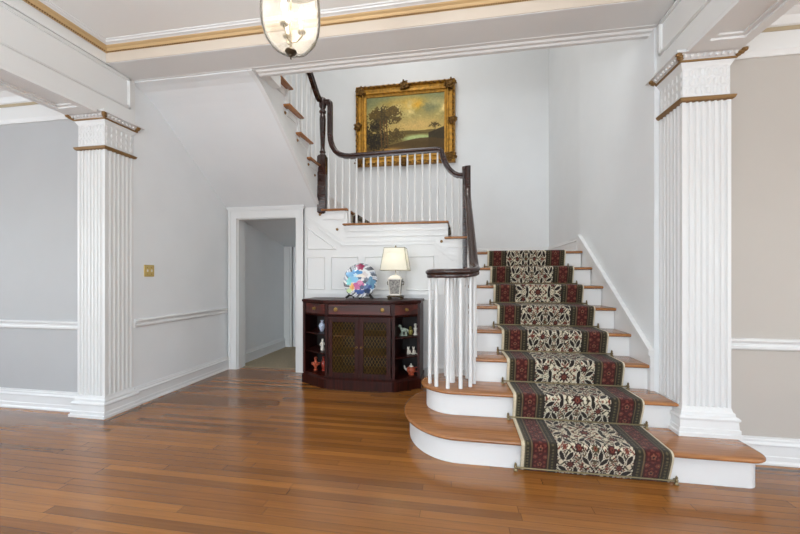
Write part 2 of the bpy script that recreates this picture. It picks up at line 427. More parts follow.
# interior of the space under the stairs: soffit
struct(MB().wedge([(4.34, 2.02), (4.34, 2.06), (5.7, 1.76), (5.7, 1.72)], 'x', WL, -1.75).build('ceiling_understairs', M_wall))
struct(MB().box((-1.75, 4.34, 0), (-1.70, 5.7, 1.85)).build('wall_understairs', M_wall))
struct(MB().box((WL, 4.34, .0), (-2.97, 5.7, 2.0)).build('wall_understairs_left', M_wall))
mb = MB().box((-2.97, 5.665, 0), (-2.87, 5.7, 1.72)).box((-2.87, 5.68, 0), (-2.835, 5.86, 1.72))
struct(mb.build('door_2', M_white))
struct(MB().box((WL, 5.86, 0), (-1.9, 5.9, 2.2)).build('wall_beyond', M_wall))
# casing
mb = MB()
def casing_bar(x0, x1, z0, z1):
    mb.box((x0, YG-.005, z0), (x1, YG+.02, z1))
for x0, x1 in ((-2.965, DX0), (DX1, DX1+.105)):
    casing_bar(x0, x1, 0, DZ)
mb.box((-2.965, YG-.015, 0), (-2.945, YG+.02, 2.08)); mb.box((DX1+.085, YG-.015, 0), (DX1+.105, YG+.02, 2.08))
casing_bar(-2.965, DX1+.105, DZ, 2.075)
mb.box((-2.985, YG-.03, 2.075), (DX1+.125, YG+.02, 2.10)); mb.box((-2.975, YG-.02, 2.055), (DX1+.115, YG+.02, 2.075))
mb.box((DX0, YG+.02, 0), (DX0+.012, YG+.17, DZ)); mb.box((DX1-.012, YG+.02, 0), (DX1, YG+.17, DZ)); mb.box((DX0, YG+.02, DZ-.012), (DX1, YG+.17, DZ))
struct(mb.build('door_1', M_white))
# raised panel mouldings on the wall
mb = MB()
def frame_poly(pts, w=.014, d=.009):
    n = len(pts); c = Vector((sum(p[0] for p in pts)/n, sum(p[1] for p in pts)/n))
    P = [Vector(p) for p in pts]; inn = []
    for i in range(n):
        a = (P[i]-P[i-1]).normalized(); b = (P[(i+1) % n]-P[i]).normalized()
        na = Vector((-a.y, a.x)); nb = Vector((-b.y, b.x)); m = na+nb; m = m/(m.length_squared/2)
        inn.append(P[i]+m*w)
    y0, y1 = YG+.02, YG+.02-d
    for i in range(n):
        j = (i+1) % n
        q = [P[i], P[j], inn[j], inn[i]]
        mid = [(P[i]+inn[i])/2, (P[j]+inn[j])/2]
        A = [mb.bm.verts.new((p.x, y0, p.y)) for p in q]
        M = [mb.bm.verts.new((p.x, y1, p.y)) for p in mid]
        mb.face([A[0], A[1], M[1], M[0]]); mb.face([M[0], M[1], A[2], A[3]])
for x0, x1 in ((-1.90, -1.66), (-1.585, -1.23), (-1.15, -.72), (-.64, -.30)):
    frame_poly([(x0, 1.04), (x1, 1.04), (x1, 1.45), (x0, 1.45)]); frame_poly([(x0, .30), (x1, .30), (x1, .93), (x0, .93)])
frame_poly([(-1.90, 1.54), (-1.50, 1.54), (-1.90, 1.83)])
mb.box((-1.93, YG+.008, .985), (.115, YG+.02, 1.0))
struct(mb.build('trim_14', M_white))
# skirting of the panelled wall
baseboard('baseboard_middle', [(DX1+.105, YG+.02), (.115, YG+.02)])

# ------------------------------------------------------------------ STAIRCASE
ST = thing('staircase', 'white and oak staircase with dark mahogany handrail rising around a landing', 'staircase', (.75, 2.6, 0))
NOS = [(0, -.006), (.004, .004), (.012, .011), (.02, .011), (.027, .004), (.030, -.006)]
def tread(poly, ztop, m=M_tread, name='tread'):
    return MB().layers(poly, [(ztop-.030+z, o) for z, o in NOS]).build(name, m, ST, True, 50)
# --- bullnose steps
def ell(cx, cy, a, b, t0, t1, n):
    return [(cx+a*math.cos(math.radians(t0+(t1-t0)*i/n)), cy+b*math.sin(math.radians(t0+(t1-t0)*i/n))) for i in range(n+1)]
SX = .115
def step1(o):   # front nosing Y 2.295, CCW outline
    p = ell(-.0, 2.82, .435+o, .545+o, 110, 270, 26)
    p += [(1.3, 2.275-o)] + ell(1.615, 2.385, .11+o, .11+o, -90, 0, 7)
    p += [(1.725+o, 2.655), (1.40, 2.655), (1.40, 2.9), (.12, 3.1)]
    return p
def step2(o):
    p = ell(-.035, 2.865, .275+o, .26+o, 100, 270, 22)
    p += [(1.405, 2.605-o), (1.405, 2.87), (1.375, 2.87), (1.375, 3.0), (.12, 3.0)]
    return p
MB().layers(step1(-.045), [(0, 0), (R_-.03, 0)]).build('riser', M_white, ST, True)
tread(step1(-.012), R_)
MB().layers(step2(-.045), [(R_, 0), (2*R_-.03, 0)]).build('riser', M_white, ST, True)
tread(step2(-.012), 2*R_)
YN = {k: 2.605+.259*(k-2) for k in range(2, 9)}       # nosing fronts
for k in range(3, 9):
    y = YN[k]
    y1 = y+.30 if k < 8 else 5.7
    MB().box((SX, y+.03, (k-1)*R_), (1.376, y+.045, k*R_-.03)).build('riser', M_white, ST)
    if k < 8: tread([(.085, y+.011), (1.376, y+.011), (1.376, y1), (.085, y1)], k*R_)
    else:
        tread([(.125, y+.011), (1.376, y+.011), (1.376, y+.12), (.125, y+.12)], k*R_)
        MB().box((.115, y+.12, 8*R_-.03), (1.376, 5.69, 8*R_)).build('landing', M_tread, ST)
# left string of the lower flight (closed side with a stepped top) and the wall string at right
pts = [(2.88, R_-.03), (2.88, 2*R_-.028)]
for k in range(3, 9):
    y = YN[k]+.035; pts += [(y, (k-1)*R_-.03), (y, k*R_-.03)]
pts += [(4.33, 8*R_-.03), (4.33, 0), (2.88, 0)]
MB().wedge(pts, 'x', SX, SX+.03).build('stringer', M_white, ST)
mb = MB()
off = .11
def nl(y): return 2*R_+(y-YN[2])*R_/.259
ya, yb = 2.853, YN[8]+((8*R_+.168-off)-8*R_)/(R_/.259)
mb.wedge([(ya, 2*R_-.05), (ya, nl(ya)+off), (yb, nl(yb)+off), (4.6, 8*R_+.168), (4.6, 8*R_-.3), (3.4, .6)], 'x', 1.376, WR)
mb.wedge([(ya-.003, nl(ya)+off-.033), (ya-.003, nl(ya)+off+.010), (yb, nl(yb)+off+.012), (yb, nl(yb)+off-.03)], 'x', 1.362, WR-.002)
mb.wedge([(ya-.001, nl(ya)+off-.06), (ya-.001, nl(ya)+off-.045), (yb, nl(yb)+off-.045), (yb, nl(yb)+off-.06)], 'x', 1.371, WR-.001)
mb.build('stringer', M_white, ST)
# solid carcase of the lower flight (keeps light out beneath)
# --- turn: step 9, the level gallery (10), winders 11..13, flight 3
def zz(k): return k*R_
xs = {9: .115, 10: -.14, 11: -1.37}
for k, x in xs.items():
    MB().box((x-.045, YG+.03, zz(k-1)), (x-.03, 5.69, zz(k)-.03)).build('riser', M_white, ST)
tread([(-.17, YG-.014), (.115-.011+.011, YG-.014), (.115, 5.69), (-.17, 5.69)], zz(9))
tread([(-1.41, YG-.014), (-.14-.0, YG-.014), (-.14, 5.69), (-1.41, 5.69)], zz(10))
NX, NY = -1.70, 4.235
tread([(-1.69, YG-.014), (-1.37, YG-.014), (-1.37, 5.69), (-2.29, 5.69)], zz(11))
a12, a13 = (-2.24, 5.69), (-2.99, 5.05)
tread([(NX, NY), a12, (-2.99, 5.69), (-2.99, 5.0)], zz(12))
tread([(NX, NY), a13, (-2.99, 4.20), (NX, 4.20)], zz(13))
def wriser(p, q, z0, z1):
    d = (Vector(q)-Vector(p)).normalized(); n = Vector((-d.y, d.x))*.012; s = Vector(p)+d*.03
    MB().layers([tuple(s), tuple(q), tuple(Vector(q)+n), tuple(s+n)], [(z0, 0), (z1, 0)]).build('riser', M_white, ST)
wriser((NX-.02, NY), a12, zz(11), zz(12)-.03); wriser((NX, NY), a13, zz(12), zz(13)-.03)
XS = -1.745
Y3 = {k: 4.23-.2585*(k-14) for k in range(14, 19)}
for k in range(14, 18):
    y = Y3[k]
    MB().box((-2.99, y-.045, zz(k-1)), (XS, y-.03, zz(k)-.03)).build('riser', M_white, ST)
    tread([(-2.99, Y3[k+1]-.06), (XS+.03, Y3[k+1]-.06), (XS+.03, y-.011), (-2.99, y-.011)], zz(k), M_tread_y)
MB().box((-2.99, Y3[18]-.045, zz(17)), (XS, Y3[18]-.03, zz(18))).build('riser', M_white, ST)
tread([(-2.99, 2.95), (XS+.03, 2.95), (XS+.03, Y3[18]-.011), (-2.99, Y3[18]-.011)], zz(18)+.02, M_tread_y)
# soffit line of flight 3 (lower edge), eased into the header
SOF = [(4.22, 2.075), (3.28, 2.775), (3.18, 2.845), (3.10, 2.895), (3.02, 2.94), (2.96, 2.97), (2.90, 2.988), (2.84, 3.0)]
top = [(2.84, zz(18)), (Y3[18]-.03, zz(18))]
for k in range(17, 13, -1):
    top += [(Y3[k+1]-.03, zz(k)-.03), (Y3[k]-.03, zz(k)-.03)]
top += [(Y3[14]-.03, zz(13)-.03), (4.34, zz(13)-.03), (4.34, 2.075)]
MB().wedge(SOF + top, 'x', XS-.03, XS).build('stringer', M_white, ST)
# the moulding along its lower edge
def sm(name='string_moulding'):
    global mb
    mb.build(name, M_white, ST); mb = MB()
mb = MB()
P3 = [(XS, y, z) for y, z in [(4.215, 2.085)] + SOF[1:]]
mb.tube([(x+.004, y, z+.012) for x, y, z in P3], 1, prof=[(-.012, -.016), (.012, -.016), (.016, 0), (.012, .012), (-.012, .016)])
sm()
mb.tube([(x+.002, y+.005, z+.055) for x, y, z in P3], 1, prof=[(-.005, -.005), (.006, -.005), (.006, .005), (-.005, .005)]); sm()
def strip(pts, w, d, y=YG+.02):
    for (x0, z0), (x1, z1) in zip(pts, pts[1:]):
        dv = Vector((x1-x0, z1-z0)).normalized(); n = Vector((-dv.y, dv.x))*w
        a = mb.bm.verts; q = [(x0, z0), (x1, z1), (x1+n.x, z1+n.y), (x0+n.x, z0+n.y)]
        mb.wedge(q, 'y', y-d, y)
LINE = [(-1.94, 1.945), (-1.44, 1.585), (-.32, 1.585), (.10, 1.27)]
strip([(x, z) for x, z in LINE], .012, .014); sm()
strip([(x+.01, z+.045) for x, z in LINE], .008, .008); sm()
# fascia and brackets below the tread ends
mb.box((-1.385, YG+.004, zz(10)-.10), (-.15, YG+.02, zz(10)-.03))
mb.box((-1.385, YG+.010, zz(10)-.17), (-.15, YG+.02, zz(10)-.155))
mb.box((-1.385, YG-.004, zz(10)-.05), (-.15, YG+.0045, zz(10)-.03)); sm('fascia')
for x0, x1, k in ((-1.69, -1.40, 11), (-.15, .08, 9)):
    mb.box((x0, YG+.008, zz(k)-.13), (x1, YG+.02, zz(k)-.03)); mb.box((x0+.02, YG+.003, zz(k)-.045), (x1, YG+.01, zz(k)-.03)); sm('stair_bracket')
for k in range(14, 18):
    y = Y3[k]
    mb.box((XS, y-.26, zz(k)-.10), (XS+.008, y-.05, zz(k)-.03)); mb.box((XS, y-.26, zz(k)-.045), (XS+.016, y-.05, zz(k)-.03)); sm('stair_bracket')
for k in range(3, 9):
    y = YN[k]
    mb.box((SX-.008, y+.04, zz(k)-.10), (SX, y+.26, zz(k)-.03)); sm('stair_bracket')
mb = MB()
def rosette(p, ax):
    MB().lathe(p, [(.017, 0), (.017, .004), (.010, .007), (.010, .010), (.006, .014), (0, .016)], 14, ax).build('rosette', M_bead, ST, True)
for x, z in ((-1.725, 1.98), (-1.50, 1.79), (-.215, 1.62)): rosette((x, YG+.014, z), (0, -1, 0))
for k in range(14, 18): rosette((XS+.004, Y3[k]-.30, zz(k)-.085), (1, 0, 0))
rosette((XS+.004, 4.1, 2.44), (1, 0, 0))
for k in range(3, 9): rosette((SX-.004, YN[k]+.30, zz(k)-.09), (-1, 0, 0))

# --- soffit under flight 3, plastered
sof2 = [(y, z+.035) for y, z in SOF][::-1]
struct(MB().wedge(SOF + sof2, 'x', WL, XS-.03).build('ceiling_stair', M_wall))

# --- balusters
def baluster(x, y, z0, z1):
    h = z1-z0
    return MB().lathe((x, y, z0), [(.0145, 0), (.0145, .10), (.0135, .3), (.0115, h-.12), (.0105, h)], 10).build('baluster', M_white, ST, True)
GZ = 2.695
for i in range(19):
    x = -1.62+i*1.63/18
    k = 11 if x < -1.40 else (10 if x < -.155 else 9)
    top = GZ-.02
    if x < -1.53: top = 2.92
    elif x < -1.44: top = 2.72
    if x > -.20: top = 2.56
    if x > -.13: top = 2.45
    if x > -.04: top = 2.37
    baluster(x, YG+.035, zz(k), top)
RXc = .118
def railz(y): return 1.345+(y-3.02)*.715
for k in range(3, 9):
    for j in range(2):
        y = YN[k]+.06+j*.13
        if y < 4.15: baluster(RXc+.01, y, zz(k), railz(y)-.01)
# volute ring
VC = (-.065, 2.84); VR = .178; VZ = 1.225
for i in range(11):
    a = math.radians(-5-i*31)
    baluster(VC[0]+VR*math.cos(a), VC[1]+VR*.97*math.sin(a), 2*R_, VZ-.02)
for k in range(14, 18):
    for j in range(2):
        y = Y3[k]-.07-j*.125
        baluster(XS-.02, y, zz(k), zz(k)+.80+j*.07)
MB().lathe((VC[0], VC[1], 2*R_), [(.03, 0), (.03, .06), (.024, .08), (.027, .12), (.022, .5), (.018, .8), (.02, VZ-2*R_-.02)], 14).build('newel_post', M_white, ST, True)

# --- handrails
RP = [(-.022, -.03), (.022, -.03), (.026, -.018), (.024, -.008), (.034, .004), (.035, .018), (.026, .029), (.010, .034), (-.010, .034), (-.026, .029), (-.035, .018), (-.034, .004), (-.024, -.008), (-.026, -.018)]
path = []
n = 46                                       # scroll, from its eye outwards
for i in range(n+1):
    t = i/n; ang = math.radians(-430+430*t); r = .045+.145*min(1, t*1.35)**.8
    path.append((VC[0]+r*math.cos(ang), VC[1]+r*math.sin(ang), VZ+.03*max(0, (t-.8)/.2)**2))
path[-1] = (RXc, VC[1], VZ+.03)
path += [(RXc, 2.88, VZ+.043), (RXc, 2.92, VZ+.062), (RXc, 2.96, VZ+.086), (RXc, 3.02, VZ+.122)]
y = 3.1
while y < 3.98: path.append((RXc, y, railz(y))); y += .12
zt = railz(3.98)
path += [(RXc, 4.04, zt+.05), (RXc, 4.09, zt+.11), (RXc, 4.115, zt+.18), (RXc, 4.12, zt+.26), (RXc, 4.12, 2.46)]
MB().tube(path, 1, prof=[(a*1.12, b*1.05) for a, b in RP], up=(0,0,1)).build('handrail', M_rail, ST, True, 50)
MB().ball((VC[0], VC[1], VZ+.0), .055, (1, 1, .62), 16).build('scroll_eye', M_rail, ST, True)
# gallery rail
GY = YG+.035
p = [(-1.69, GY, 3.385), (-1.64, GY, 3.385), (-1.612, GY, 3.383), (-1.602, GY, 3.373), (-1.60, GY, 3.345), (-1.60, GY, 3.1), (-1.60, GY, 2.98), (-1.592, GY, 2.90), (-1.57, GY, 2.83), (-1.53, GY, 2.765), (-1.48, GY, 2.725), (-1.41, GY, 2.70), (-1.34, GY, 2.692), (-1.2, GY, 2.695), (-.6, GY, 2.705), (-.27, GY, 2.71), (-.235, GY, 2.70), (-.215, GY, 2.67), (-.195, GY, 2.60), (-.165, GY, 2.53), (-.12, GY, 2.465), (-.06, GY, 2.415), (.0, GY, 2.392), (.08, GY, 2.385)]
MB().tube(p, 1, prof=[(a, b) for a, b in RP], up=(0,1,0) if False else (0,0,1)).build('handrail', M_rail, ST, True, 50)
# post at the lower turn and the turned newel at the upper turn
MB().layers(rect(RXc-.065, RXc+.015, GY-.045, GY+.045), [(1.30, -.004), (1.31, 0), (2.44, 0), (2.45, .006), (2.475, .006), (2.485, -.002)]).build('newel_post', M_rail, ST)
nx, ny = -1.698, GY
mb = MB().layers(rect(nx-.052, nx+.052, ny-.052, ny+.052), [(1.985, -.03), (2.0, -.006), (2.012, 0), (2.70, 0), (2.72, -.012)])
mb.lathe((nx, ny, 2.70), [(.045, 0), (.048, .02), (.036, .035), (.030, .05), (.040, .065), (.030, .08), (.026, .12), (.034, .3), (.040, .47), (.036, .52), (.028, .54), (.042, .56), (.044, .575), (.030, .59), (.028, .61), (.042, .63), (.046, .66), (.046, .71), (.040, .735), (.02, .75), (0, .755)], 20)
mb.build('newel_post', M_rail, ST, True, 40)
# rail of flight 3
y0 = ny-.03
p = [(nx-.03, y0, 3.41), (nx-.03, y0-.06, 3.42)] + [(nx-.03, y0-.10-t*.12, 3.44+t*.12*.70) for t in range(9)]
MB().tube(p, 1, prof=RP).build('handrail', M_rail, ST, True, 50)

# wall string along the back wall (gallery and winders)
mb = MB()
mb.wedge([(-.14, zz(10)), (-.14, zz(10)+.168), (-1.36, zz(10)+.168), (-2.99, zz(10)+1.22), (-2.99, zz(10)), ], 'y', 5.675, 5.7)
mb.wedge([(-1.36, zz(10)+.155), (-1.36, zz(10)+.185), (-2.99, zz(10)+1.24), (-2.99, zz(10)+1.205)], 'y', 5.66, 5.7)
mb.build('stringer', M_white, ST)

def skew3(o):  # side of flight 3 sheared outward toward its top, fitted to the camera view
    w = wpos(o)
    for v in o.data.vertices:
        x, y, z = v.co+w
        if -1.80 < x < -1.70 and y < 4.3 and z > 2.0: v.co.x -= .055*min(max((4.2-y)/1.25, 0), 1.1)
for o in list(ST.children) + [bpy.data.objects['ceiling_stair']]:
    if o.name.split('.')[0] in ('stringer', 'string_moulding', 'stair_bracket', 'rosette', 'ceiling_stair'): skew3(o)
# shear the lower flight and its wall sideways to fit the camera view
for o in list(ST.children) + [bpy.data.objects['wall_right'], bpy.data.objects['baseboard_back']]: skew(o)
# ------------------------------------------------------------------ carpet runner
RW0, RW1 = .350, 1.185
def rug_colours(U, V):
    W = RW1-RW0; a = np.abs(U-W/2); per = .74
    b = np.abs(((V/per+.5) % 1)-.5)*.62
    col = np.zeros(U.shape+(3,)); col[:] = hexa('dacfb4')
    e = W/2-a                                    # distance from the edge
    ink, wine, olive, rust, cream, blue = (hexa(h) for h in ('251c18', '4a1c19', '302b20', '7d4132', 'ddd5c0', '5d5b4c'))
    # field: scrolling vines, leaves and rosettes
    def put(m, c): col[m] = c
    f = np.sin(44*a+2.4*np.sin(32*b))+np.sin(40*b+2.0*np.sin(38*a+.7))
    g = np.sin(90*a-2*np.sin(60*b))*np.sin(84*b+1.5*np.sin(70*a))
    put(np.abs(f) < .52, ink); put(np.abs(f) < .24, hexa('e0d7c2')); h = np.sin(70*a+1.8*np.sin(52*b+1))*np.cos(62*b-1.6*np.sin(58*a)); put(np.abs(h) < .13, hexa('2c2019')); put(h > .82, hexa('7a3a2c')); put(g > .72, hexa('4b4536')); put(g < -.80, rust); put((np.abs(f) < .10), hexa('6b5a45'))
    def rosette_(a0, b0, r, c1=wine, pet=8):
        dx, dy = a-a0, b-b0; rr = np.hypot(dx, dy); th = np.arctan2(dy, dx)
        edge = r*(.78+.22*np.cos(pet*th))
        put(rr < edge*1.25, cream); put(rr < edge*1.12, ink); put(rr < edge*.88, c1); put(rr < r*.34, rust); put(rr < r*.16, ink)
    def leaf(a0, b0, l, w, ang, c=ink):
        dx, dy = a-a0, b-b0; ca, sa = math.cos(ang), math.sin(ang); p = dx*ca+dy*sa; q = -dx*sa+dy*ca
        put((np.abs(p) < l*1.1) & (np.abs(q) < w*1.35*(1-(p/(l*1.12))**2)), cream)
        put((np.abs(p) < l) & (np.abs(q) < w*(1-(p/l)**2)), c)
    for cyc in (.0, .31):
        rosette_(0, cyc, .036); rosette_(.135, cyc+(.06 if cyc < .1 else -.06), .027)
    rosette_(.0, .155, .024, hexa('52492f')); rosette_(.09, .155, .026); rosette_(.17, .155, .017, rust)
    rosette_(.07, .05, .014, rust, 5); rosette_(.07, .26, .014, rust, 5)
    for a0, b0, an in ((.05, .09, .8), (.05, .22, -.8), (.14, .11, 2.2), (.14, .20, -2.2), (.10, .02, 1.4), (.10, .29, -1.4), (.175, .03, .5), (.175, .28, -.5), (.03, .12, 1.57), (.03, .19, 1.57), (.185, .11, 1.2), (.185, .20, -1.2)):
        leaf(a0, b0, .034, .013, an)
    # borders
    bd = e < .205
    put(bd, olive)
    q = (V*1000//7 + e*1000//7).astype(int)
    put(bd & ((e < .062) | (e > .158)) & (np.hypot(((V % .022)-.011), np.where(e < .1, e-.038, e-.182)) < .0065), hexa('5f563d'))
    put(bd & (np.abs(e-.022) < .0035), hexa('625a42'))
    for ee in (.060, .158): put(np.abs(e-ee) < .003, hexa('6f5b40'))
    rb = (e > .064) & (e < .155); put(rb, wine)
    vv = (V % .11)-.055; cc = e-.11
    r1 = np.hypot(vv, cc*1.1); th = np.arctan2(cc, vv)
    put(rb & (r1 < .040*(.8+.2*np.cos(6*th))) & (r1 > .027), hexa('74382d')); put(rb & (r1 < .018*(.8+.2*np.cos(5*th))), hexa('8a5440')); put(rb & (r1 < .007), ink)
    v2 = ((V+.055) % .11)-.055
    for s in (-1, 1):
        r2 = np.hypot(v2, cc-s*.030); put(rb & (r2 < .014) & (r2 > .006), hexa('7a3d31')); put(rb & (r2 < .004), hexa('977052'))
    put(rb & (np.abs(np.abs(cc)-.042) < .002), ink)
    put(np.abs(e-.204) < .003, ink)
    put(e < .017, hexa('ddd0b4'))
    nz = np.random.RandomState(3).rand(*U.shape)*.10-.05
    col = np.clip(col*(.93+nz[..., None]), 0, 1)
    return col
def make_runner(name, path, x0, x1, label, step=.0042, v0=0, axis='x', nudge=0):
    # path: (a, z) polyline; resampled
    P = [Vector(p) for p in path]; cum = [0]
    for a, b in zip(P, P[1:]): cum.append(cum[-1]+(b-a).length)
    L = cum[-1]; n = int(L/step); S = []
    j = 0
    for i in range(n+1):
        s = L*i/n
        while j < len(P)-2 and cum[j+1] < s: j += 1
        t = (s-cum[j])/max(1e-9, cum[j+1]-cum[j]); S.append(P[j].lerp(P[j+1], t))
    m = int((x1-x0)/step)
    xs_ = np.linspace(x0, x1, m+1)
    A = np.array([p[0] for p in S]); Z = np.array([p[1] for p in S])
    co = np.zeros((n+1, m+1, 3))
    if axis == 'x': co[..., 0] = xs_[None, :]; co[..., 1] = A[:, None]
    else: co[..., 1] = xs_[None, :]; co[..., 0] = A[:, None]
    co[..., 2] = Z[:, None]
    if axis == 'x': co[..., 0] += .02-.04*np.clip(A-2.6, 0, 1.7)[:, None]
    idx = np.arange((n+1)*(m+1)).reshape(n+1, m+1)
    f = np.stack([idx[:-1, :-1], idx[:-1, 1:], idx[1:, 1:], idx[1:, :-1]], -1).reshape(-1, 4)
    if axis == 'y': f = f[:, ::-1]
    me = bpy.data.meshes.new(name); me.from_pydata(co.reshape(-1, 3).tolist(), [], f.tolist()); me.update()
    V = np.linspace(0, L, n+1)[:, None]+v0+np.zeros((n+1, m+1)); U = (xs_-x0)[None, :]+np.zeros((n+1, m+1))
    setcol(me, nlin(rug_colours(U*.83/(x1-x0), V)).reshape(-1, 3))
    me.materials.append(M_attr_rug); me.shade_smooth()
    o = bpy.data.objects.new(name, me); C.objects.link(o)
    md = o.modifiers.new('Solidify', 'SOLIDIFY'); md.thickness = .008; md.offset = 1
    tag(o, label, 'carpet runner')
    return o
path = [(2.335, .004)]
def arc(cy, cz, r, t0, t1, n=6): return [(cy+r*math.cos(math.radians(t0+(t1-t0)*i/n)), cz+r*math.sin(math.radians(t0+(t1-t0)*i/n))) for i in range(n+1)]
yn = {1: 2.275}; yn.update(YN)
path = []
for k in range(1, 9):
    ry = (yn[k]+.03) if k > 2 else yn[k]+.045
    yf, zt = yn[k]-.006, k*R_
    path += [(ry-.004 if k == 1 else ry-.003, (k-1)*R_+.004)]
    path += [(yf+.004, zt-.05)]
    path += arc(yf+.019, zt-.017, .021, 180, 90, 6)
    if k < 8: path += [(yn[k+1]+(.041 if k == 1 else .026), zt+.004)]
path += [(5.0, 8*R_+.003)]
make_runner('stair_runner', path, RW0, RW1, 'patterned wool carpet runner with cream floral centre on the lower stair flight')
# runner on the gallery and its steps
up = [(.03, 8*R_+.004), (.082, 8*R_+.004), (.086, 9*R_-.05), (.118, 9*R_-.03), (.118, 9*R_-.005), (.10, 9*R_+.003), (-.17, 9*R_+.003), (-.166, 10*R_-.05), (-.125, 10*R_-.03), (-.125, 10*R_-.005), (-.14, 10*R_+.003), (-1.396, 10*R_+.003), (-1.392, 11*R_-.05), (-1.357, 11*R_-.03), (-1.357, 11*R_-.005), (-1.375, 11*R_+.003), (-1.62, 11*R_+.003)]
up = up[1:]
make_runner('stair_runner', up, 4.50, 5.33, 'patterned carpet runner on the steps and gallery behind the white balusters', .007, axis='y')
rug2 = bpy.data.objects['stair_runner.001']
mb = MB()

# stair rods
rod_lab = ['brass stair rod at floor level under the lowest carpeted riser', 'brass stair rod at the back of the first tread', 'brass stair rod at the back of the second tread', 'brass stair rod at the back of the third tread', 'brass stair rod at the back of the fourth tread', 'brass stair rod at the back of the fifth tread', 'brass stair rod at the back of the sixth tread', 'brass stair rod at the back of the seventh tread']
rod0 = None
for k in range(1, 9):
    ry = (yn[k]+.03) if k > 2 else yn[k]+.045
    loc = ((RW0+RW1)/2+.02-.04*min(max(ry-2.6, 0), 1.7), ry-.022, (k-1)*R_+.018)
    if rod0 is None:
        rod0 = thing('stair_rod', rod_lab[0], 'stair rod', loc, 'brass stair rods')
        hw = (RW1-RW0)/2+.03
        kids = [MB().tube([(loc[0]-hw, loc[1], loc[2]), (loc[0]+hw, loc[1], loc[2])], .0055, 8).build('rod', M_brass, rod0, True)]
        for s in (-1, 1):
            kids.append(MB().lathe((loc[0]+s*hw, loc[1]-.004, loc[2]-.018), [(.012, 0), (.012, .006), (.007, .014), (.0105, .024), (.006, .032), (.008, .040), (0, .052)], 10).box((loc[0]+s*hw-.005, loc[1], loc[2]-.006), (loc[0]+s*hw+.005, loc[1]+.02, loc[2]+.006)).build('bracket', M_brass, rod0, True))
    else:
        r = rod0.copy(); C.objects.link(r); r.location = loc; r['label'] = rod_lab[k-1]
        for c in kids:
            d = c.copy(); C.objects.link(d); d.parent = r

# ------------------------------------------------------------------ painting
PX0, PX1, PZ0, PZ1, PY = -1.71, -.05, 2.99, 4.33, 5.695
T = thing('framed_painting', 'landscape oil painting in an ornate gold frame on the back stair wall', 'painting', ((PX0+PX1)/2, PY, PZ0))
fw = .20
def rect_frame(mb, prof):
    # prof: (inset from the outer edge, y)
    rings = []
    for (cx, cz, sx, sz) in ((PX0, PZ0, 1, 1), (PX1, PZ0, -1, 1), (PX1, PZ1, -1, -1), (PX0, PZ1, 1, -1)):
        rings.append([mb.bm.verts.new((cx+sx*i, y, cz+sz*i)) for i, y in prof])
    k = len(prof)
    for r in range(4):
        A, B = rings[r], rings[(r+1) % 4]
        for j in range(k): mb.face([A[j], B[j], B[(j+1) % k], A[(j+1) % k]])
y = PY
mb = MB(); rect_frame(mb, [(.02, y), (.02, y-.05), (.032, y-.085), (.05, y-.092), (.066, y-.075), (.075, y-.058), (.10, y-.050), (.125, y-.056), (.135, y-.066), (.15, y-.064), (.158, y-.048), (.178, y-.036), (.192, y-.034), (.198, y-.02), (.198, y)])
mb.build('frame', M_frame, T, True, 30)
def ornament(cx, cz, s, seed, name='carved_corner'):
    s *= .82
    rr = random.Random(seed); mb = MB()
    mb.ball((cx, y-.085, cz), .05*s, (1, .5, 1), 12)
    for i in range(9):
        a = 2*PI*i/9; r1 = .062*s
        mb.ball((cx+r1*math.cos(a), y-.08, cz+r1*math.sin(a)), .030*s, (1, .6, 1), 8)
    for i in range(12):
        a = rr.uniform(0, 2*PI); r1 = rr.uniform(.08, .115)*s
        mb.ball((cx+r1*math.cos(a), y-.07, cz+r1*math.sin(a)), rr.uniform(.014, .024)*s, (1, .8, 1), 8)
    for k in range(4):                                  # scrolls
        a0 = PI/4+k*PI/2; pts = []
        for t in range(12):
            th = a0+t*.42; r1 = (.045+.004*t)*s; pts.append((cx+math.cos(a0)*.05*s+math.cos(th)*r1*.8, y-.095+.001*t, cz+math.sin(a0)*.05*s+math.sin(th)*r1*.8))
        mb.tube(pts, .009*s, 6, up=(0,1,0))
    mb.build(name, M_frame_d, T, True, 60)
for cx, cz, sd in ((PX0+.10, PZ0+.10, 1), (PX1-.10, PZ0+.10, 2), (PX1-.10, PZ1-.10, 3), (PX0+.10, PZ1-.10, 4)): ornament(cx, cz, 1.0, sd)
ornament((PX0+PX1)/2, PZ1-.06, .9, 5, 'carved_crest'); ornament((PX0+PX1)/2, PZ0+.06, .8, 6, 'carved_crest')
ornament(PX0+.06, (PZ0+PZ1)/2, .8, 7, 'carved_crest'); ornament(PX1-.06, (PZ0+PZ1)/2, .8, 8, 'carved_crest')
mb = MB(); rr = random.Random(5)                        # running foliage along the rails
for i in range(46):
    x = PX0+.16+i*(PX1-PX0-.32)/45
    for zc in (PZ0+.05, PZ1-.05): mb.ball((x, y-.088, zc+.008*math.sin(i*1.9)), .014+.005*math.sin(i*2.3), (1.2, .6, .9), 6)
for i in range(34):
    z = PZ0+.16+i*(PZ1-PZ0-.32)/33
    for xc in (PX0+.05, PX1-.05): mb.ball((xc+.008*math.sin(i*1.9), y-.088, z), .014+.005*math.sin(i*2.3), (.9, .6, 1.2), 6)
mb.build('carved_foliage', M_frame_d, T, True, 60)
